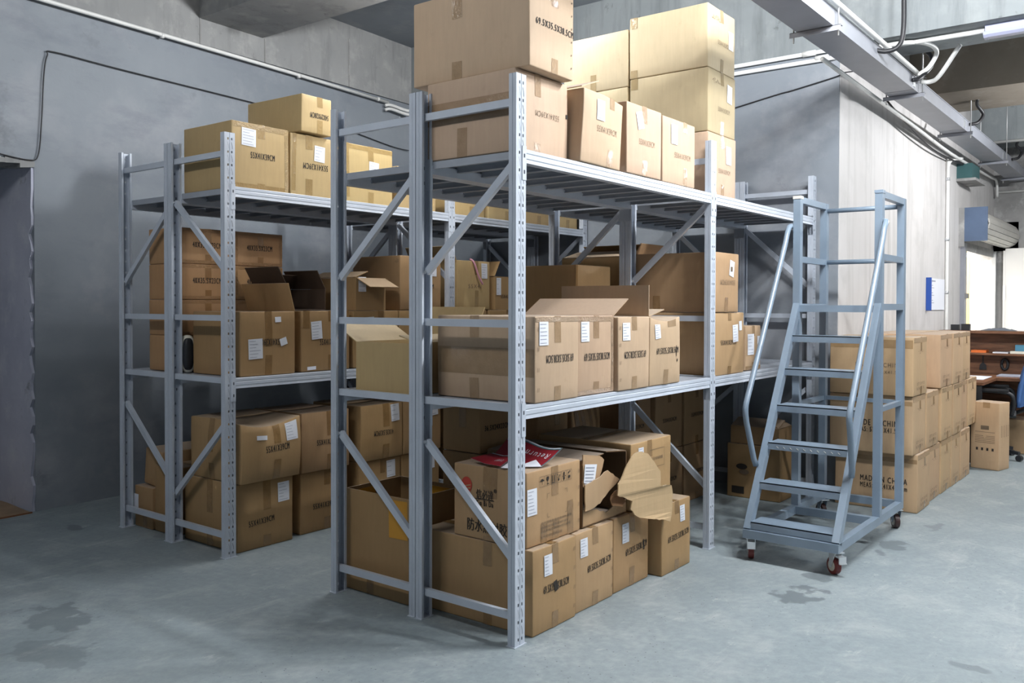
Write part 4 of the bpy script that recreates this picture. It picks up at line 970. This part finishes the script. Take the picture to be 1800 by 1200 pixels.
# ------------------------------------------------------------------ wheeled platform ladder
LX0, LX1, LYL, LYR = 1.845, 3.215, -.245, -.790
t = thing('platform_ladder', 'blue-grey steel platform ladder on castors standing beside the front rack', 'ladder', (0, 0, 0))
ml = M['ladder']
def L(name, mb, sm=False, mt=None, par=None): return link(name, mb.mesh(name, mt or ml, sm), par or t)
BZ = .155
for y in (LYL-.02, LYR+.02): L('base_rail', MB().box(LX0, LX1, y-.02, y+.02, BZ-.025, BZ+.025))
for x in (LX0+.02, 2.62, LX1-.02): L('base_crossbar', MB().box(x-.02, x+.02, LYR+.04, LYL-.04, BZ-.024, BZ+.024))
tops = [(1.865, .225), (1.995, .435), (2.122, .655), (2.262, .868), (2.39, 1.083), (2.515, 1.287)]
for y in (LYL-.02, LYR+.02):
    s = 1 if y > -.5 else -1
    L('stringer', MB().bar((1.875, y, BZ+.02), (2.66, y, 1.485), .04, .05, (1, 0, .0)))
    L('front_post', MB().box(2.635, 2.685, y-.0225, y+.0225, BZ+.025, 2.18))
    L('rear_post', MB().box(3.155, 3.205, y-.0225, y+.0225, BZ+.025, 2.18))
    L('top_rail', MB().box(2.685, 3.155, y-.02, y+.02, 2.14, 2.18))
    o = L('side_rail', MB().box(2.685, 3.205, y-.02, y+.02, 1.755, 1.795))
    L('platform_side', MB().box(2.685, 3.205, y-.022, y+.022, 1.448, 1.488))
    L('lower_rail', MB().box(2.685, 3.155, y-.015, y+.015, .82, .85))
    hy = y + s*.045
    pts = [(2.66, y, 1.985), (2.655, y+s*.03, 1.992), (2.63, hy, 1.985), (2.59, hy, 1.94), (2.56, hy, 1.88), (2.0, hy, .985), (1.945, hy, .90), (1.935, hy, .85), (1.95, hy, .79), (2.035, hy-s*.012, .56), (2.05, hy-s*.02, .52)]
    path = [pts[0]] + smooth_path(pts[1:5], 4) + smooth_path(pts[5:9], 4) + pts[9:]
    h = L('handrail', MB().tube(path, .017, 12), True)
    link('fixing_bolt', MB().tube([(2.05, y+s*.02, .535), (2.05, hy-s*.012, .535)], .008, 8).mesh('fixing_bolt', M['zinc'], True), h)
    L('weld_mark', MB().box(2.632, 2.689, y-.025, y+.025, 2.165, 2.184), False, M['weld'] if s > 0 else None)
for (x, z) in tops:
    mb = MB().box(x, x+.165, LYR+.04, LYL-.04, z-.006, z).box(x, x+.004, LYR+.04, LYL-.04, z-.042, z).box(x+.16, x+.165, LYR+.04, LYL-.04, z-.042, z)
    o = L('tread', mb)
    if abs(z-.655) < .01:
        b = MB()
        for i in range(10):
            y = LYR+.08+.04*i; b.bar((x-.001, y, z-.03), (x-.001, y+.012, z-.02), .0015, .003)
        link('weld_mark', b.mesh('weld_mark', M['weld']), o)
L('platform', MB().box(2.64, 3.18, LYR+.04, LYL-.04, 1.47, 1.476).box(2.637, 2.642, LYR+.03, LYL-.03, 1.435, 1.478))
L('rear_guard_rail', MB().tube([(3.18, LYL-.02, 2.13), (3.18, LYR+.02, 2.13)], .016, 12), True)
L('rear_guard_rail', MB().tube([(3.18, LYL-.02, 1.775), (3.18, LYR+.02, 1.775)], .016, 12), True)
L('rear_guard_rail', MB().box(3.165, 3.195, LYR+.04, LYL-.04, .825, .85))
for (x, y, fr, turn) in ((1.90, LYL-.03, True, .42), (1.90, LYR+.03, True, .92), (3.16, LYR+.03, False, .62), (3.16, LYL-.03, False, .9)):
    cst = L('castor', MB().box(-.035, .035, -.03, .03, -.006, 0), False, M['zinc']); cst.location = (x, y, BZ-.025); cst.rotation_euler = (0, 0, turn)
    z0 = -(BZ-.025); R = .047
    mbw = MB().tube([(.0, -.016, 0), (0, -.014, 0), (0, .014, 0), (0, .016, 0)], [R*.9, R, R, R*.9], 24)
    w = link('wheel', mbw.mesh('wheel', M['wheel_red' if fr else 'wheel_dark'], False), cst, (.016, 0, z0+R+.0005))
    link('wheel_hub', MB().tube([(0, -.0185, 0), (0, .0185, 0)], R*.62, 20).mesh('wheel_hub', M['hub']), w)
    link('axle_nut', MB().tube([(0, -.026, 0), (0, .026, 0)], .008, 8).mesh('axle_nut', M['zinc']), w)
    fk = MB().hexa([(-.024, -.024, -.006), (.03, -.024, -.006), (.03, -.021, -.006), (-.024, -.021, -.006), (.008, -.024, -.09), (.026, -.024, -.09), (.026, -.021, -.09), (.008, -.021, -.09)][::1])
    fk.hexa([(-.024, .021, -.006), (.03, .021, -.006), (.03, .024, -.006), (-.024, .024, -.006), (.008, .021, -.09), (.026, .021, -.09), (.026, .024, -.09), (.008, .024, -.09)])
    link('fork', fk.mesh('fork', M['zinc' if fr else 'ladder']), cst)
    if fr: link('brake_pedal', MB().box(-.058, -.02, -.019, .019, -.026, -.016).box(-.062, -.055, -.022, .022, -.052, -.016).box(-.068, -.055, -.022, .022, -.056, -.050).mesh('brake_pedal', M['zinc']), cst)

# ------------------------------------------------------------------ roller shutter over the side-room opening
t = thing('roller_shutter', 'rolled-up grey slatted shutter between blue end plates on the white wall', 'shutter', (8.25, YC, 2.42))
link('end_plate', MB().box(0, .012, -.30, -.06, -.20, .19).mesh('end_plate', M['shutter_blue']), t)
link('end_plate', MB().box(2.30, 2.312, -.30, .0, -.20, .19).mesh('end_plate', M['shutter_blue']), t)
link('wall_bracket', MB().box(-.003, .015, -.06, 0, -.26, .19).mesh('wall_bracket', M['column']), t)
n = 16
for i in range(n):
    a0 = 2*math.pi*i/n; a1 = 2*math.pi*(i+.92)/n; r = .165; r2 = .15
    q = [(-.155+math.cos(a)*rr, math.sin(a)*rr) for a, rr in ((a0, r), (a1, r-.004), (a1, r2), (a0, r2))]
    link('slat', MB().extrude(q, 'x', .03, 2.28).mesh('slat', M['shutter']), t)
link('lintel_box', MB().box(.17, 2.2, -.02, .0, -.29, -.19).mesh('lintel_box', M['column']), t)
g1 = link('guide_rail', MB().box(.10, .22, -.05, -.001, -2.42, -.21).mesh('guide_rail', M['galv']), t)
link('guide_rail', MB().box(2.17, 2.23, -.05, -.001, -2.42, -.21).mesh('guide_rail', M['pvc_old']), t)
link('lock', MB().box(.12, .2, -.08, -.05, -.86, -.80).mesh('lock', M['column']), t)
tag(link('wood_panel', MB().box(11.0, 11.04, .215, .45, 0, 2.4).mesh('wood_panel', M['yellow'])), 'yellowish wooden panel standing inside the bright side room', 'panel')
t = thing('bare_bulb', 'glowing bare bulb at the top left corner of the shutter opening', 'bulb', (8.80, -.105, 2.09))
link('bulb_glass', MB().tube([(0,0,-.05), (0,0,-.035), (0,0,0), (0,0,.035), (0,0,.06)], [.012,.038,.05,.035,.015], 14).mesh('bulb_glass', M['glow'], True), t)
link('bulb_cord', MB().tube([(0,0,.06), (0,0,.13)], .006, 6).mesh('bulb_cord', M['cable'], True), t)
t = thing('wall_notice', 'white notice sheet with a blue edge strip on the white wall', 'notice', (6.70, YC, 1.43))
link('sheet', MB().box(0, .78, -.012, -.002, 0, .33).mesh('sheet', M['paper']), t)
link('edge_strip', MB().box(-.03, 0, -.05, -.002, -.003, .333).mesh('edge_strip', M['notice_blue']), t)
mb = MB()
for k in range(10): mb.box(.10, .10+.08+.05*(k % 3), -.0132, -.0122, .28-.026*k, .286-.026*k)
mb.box(.10, .34, -.0132, -.0122, .295, .31)
link('print', mb.mesh('print', M['ink_grey']), t)

# ------------------------------------------------------------------ desk corner
t = thing('office_desk', 'walnut L-shaped desk with a raised hutch behind the carton stack', 'desk', (7.0, -.8, 0))
def dk(name, x0, x1, y0, y1, z0, z1, mt='walnut'): return link(name, MB().box(x0-7, x1-7, y0+.8, y1+.8, z0, z1).mesh(name, M[mt]), t)
dk('back_panel', 7.40, 7.425, -2.6, -.2, 0, 1.19); dk('hutch_top', 7.16, 7.43, -2.6, -.18, 1.19, 1.215, 'walnut'); dk('shelf', 7.20, 7.40, -2.6, -.2, .965, .985)
dk('desk_top', 6.80, 7.40, -2.6, -.2, .735, .76); dk('desk_wing', 6.13, 6.80, -.78, -.2, .735, .76); dk('side_panel', 6.15, 6.18, -.76, -.24, 0, .735, 'black'); dk('drawer_unit', 6.3, 6.75, -.40, -.22, 0, .73, 'walnut')
for nm, lb, cat, bx, mt in (
    ('black_block', 'left of two black blocks on the desk hutch', 'block', (7.26, 7.34, -.355, -.275, 1.216, 1.275), 'black'), ('black_block', 'right of two black blocks on the desk hutch', 'block', (7.26, 7.34, -.455, -.375, 1.216, 1.283), 'black'),
    ('orange_folder', 'orange folder lying on the hutch shelf', 'folder', (7.22, 7.38, -.62, -.48, .986, 1.012), 'orange'), ('paper_pad', 'white paper pad flat on the hutch shelf', 'paper', (7.22, 7.38, -.82, -.68, .986, .998), 'paper'),
    ('thick_book', 'cream thick book lying at the right of the hutch shelf', 'book', (7.21, 7.39, -1.15, -.84, .986, 1.012), 'cream'), ('blue_tin', 'small blue tin on the cream book', 'tin', (7.25, 7.34, -.97, -.88, 1.013, 1.075), 'blue_tin'),
    ('desk_paper', 'white sheet near the edge of the desk top', 'paper', (6.45, 6.95, -.72, -.45, .761, .765), 'paper'), ('desk_pad', 'grey paper stack at the back of the desk top', 'paper', (7.0, 7.3, -1.25, -.75, .761, .772), 'ink_grey')):
    tag(link(nm, MB().box(*bx).mesh(nm, M[mt])), lb, cat)
t = thing('cloth_heap', 'crumpled dark cloth lying on the desk hutch', 'cloth', (7.3, -.72, 1.2155))
rr = random.Random(3); V = []; F = []
for j in range(7):
    for i in range(13):
        e = min(i, 12-i, j*2, (6-j)*2)/6; V.append(((j-3)*.025, (i-6)*.028, .004+.045*min(1, e)*rr.uniform(.3, 1)))
for j in range(6):
    for i in range(12): F.append((j*13+i, j*13+i+1, (j+1)*13+i+1, (j+1)*13+i))
link('cloth', MB().poly(V, F).mesh('cloth', M['slot'], True), t)
t = thing('fly_swatter', 'black fly swatter hanging on the desk back panel', 'swatter', (7.39, -.565, .80))
link('paddle', MB().extrude([(-.035, 0), (.035, 0), (.03, .05), (.008, .075), (-.008, .075), (-.03, .05)], 'x', -.004, .0).mesh('paddle', M['black']), t)
for ob in t.children: pass
link('handle', MB().box(-.004, 0, -.006, .006, .07, .15).mesh('handle', M['black']), t)
tag(link('black_headset', MB().tube([(7.375, -.77+.03*math.cos(a/12*6.283), .865+.055*math.sin(a/12*6.283)) for a in range(13)], .014, 8).mesh('black_headset', M['black'], True)), 'black headset hung on the desk back panel', 'headset')
# chair
t = thing('office_chair', 'black and blue mesh office chair at the right edge beside the desk', 'chair', (6.60, -.74, 0), (0, 0, math.radians(8)))
link('seat', MB().extrude([(-.24, .44), (-.22, .42), (.22, .42), (.24, .44), (.23, .49), (-.23, .49)], 'y', -.24, .24).mesh('seat', M['black']), t)
V = []; F = []
for j in range(9):
    for i in range(9):
        u = i/8-.5; v = j/8; V.append((u*(.44-.10*v*v), -.26-.05*(1-4*u*u)-.10*v*v, .52+.48*v))
for j in range(8):
    for i in range(8): F.append((j*9+i, j*9+i+1, (j+1)*9+i+1, (j+1)*9+i))
link('backrest', MB().poly(V, F).mesh('backrest', M['chair_blue'], True), t)
rim = [V[j*9] for j in range(9)] + [V[72+i] for i in range(1, 9)] + [V[j*9+8] for j in range(7, -1, -1)]
link('back_frame', MB().tube(rim, .018, 8).mesh('back_frame', M['chair_blue'], True), t)
link('spine', MB().tube([(0, -.2, .43), (0, -.36, .5), (0, -.40, .9)], .022, 8).mesh('spine', M['black'], True), t)
for s in (-1, 1):
    a = link('armrest', MB().tube(smooth_path([(s*.24, -.20, .45), (s*.28, -.22, .58), (s*.28, -.16, .66), (s*.28, .12, .665), (s*.27, .20, .60), (s*.24, .12, .46)], 5), .018, 8).mesh('armrest', M['black'], True), t)
    link('arm_pad', MB().box(s*.28-.03, s*.28+.03, -.18, .14, .672, .692).mesh('arm_pad', M['black']), a)
link('gas_column', MB().tube([(0, 0, .08), (0, 0, .42)], .025, 10).mesh('gas_column', M['black'], True), t)
for k in range(5):
    a = 2*math.pi*k/5+.5; ca, sa = math.cos(a), math.sin(a)
    o = link('base_leg', MB().bar((0, 0, .11), (ca*.30, sa*.30, .075), .04, .03).mesh('base_leg', M['black']), t)
    link('castor_wheel', MB().tube([(ca*.30-sa*.02, sa*.30+ca*.02, .03), (ca*.30+sa*.02, sa*.30-ca*.02, .03)], .029, 14).mesh('castor_wheel', M['black']), o)
for i, (x, y) in enumerate(((6.75, -1.55),)):
    c = Carton('pale carton on the floor behind the office chair', x+.25, y, 0, .37, .9, .34, 's')
# board on the floor of the left doorway
t = thing('floor_board', 'brown board lying on the floor inside the left doorway', 'board', (-.9, 4.5, 0))
link('board_sheet', MB().hexa([(-.9, -.40, 0), (.70, -.355, 0), (.735, .2, 0), (-.9, .2, 0), (-.9, -.40, .008), (.70, -.355, .008), (.735, .2, .008), (-.9, .2, .008)]).mesh('board_sheet', M['wood_board']), t)
link('board_edge', MB().hexa([(-.9, -.405, 0), (.71, -.36, 0), (.71, -.354, 0), (-.9, -.399, 0), (-.9, -.405, .011), (.71, -.36, .011), (.71, -.354, .011), (-.9, -.399, .011)]).mesh('board_edge', M['board_edge']), t)
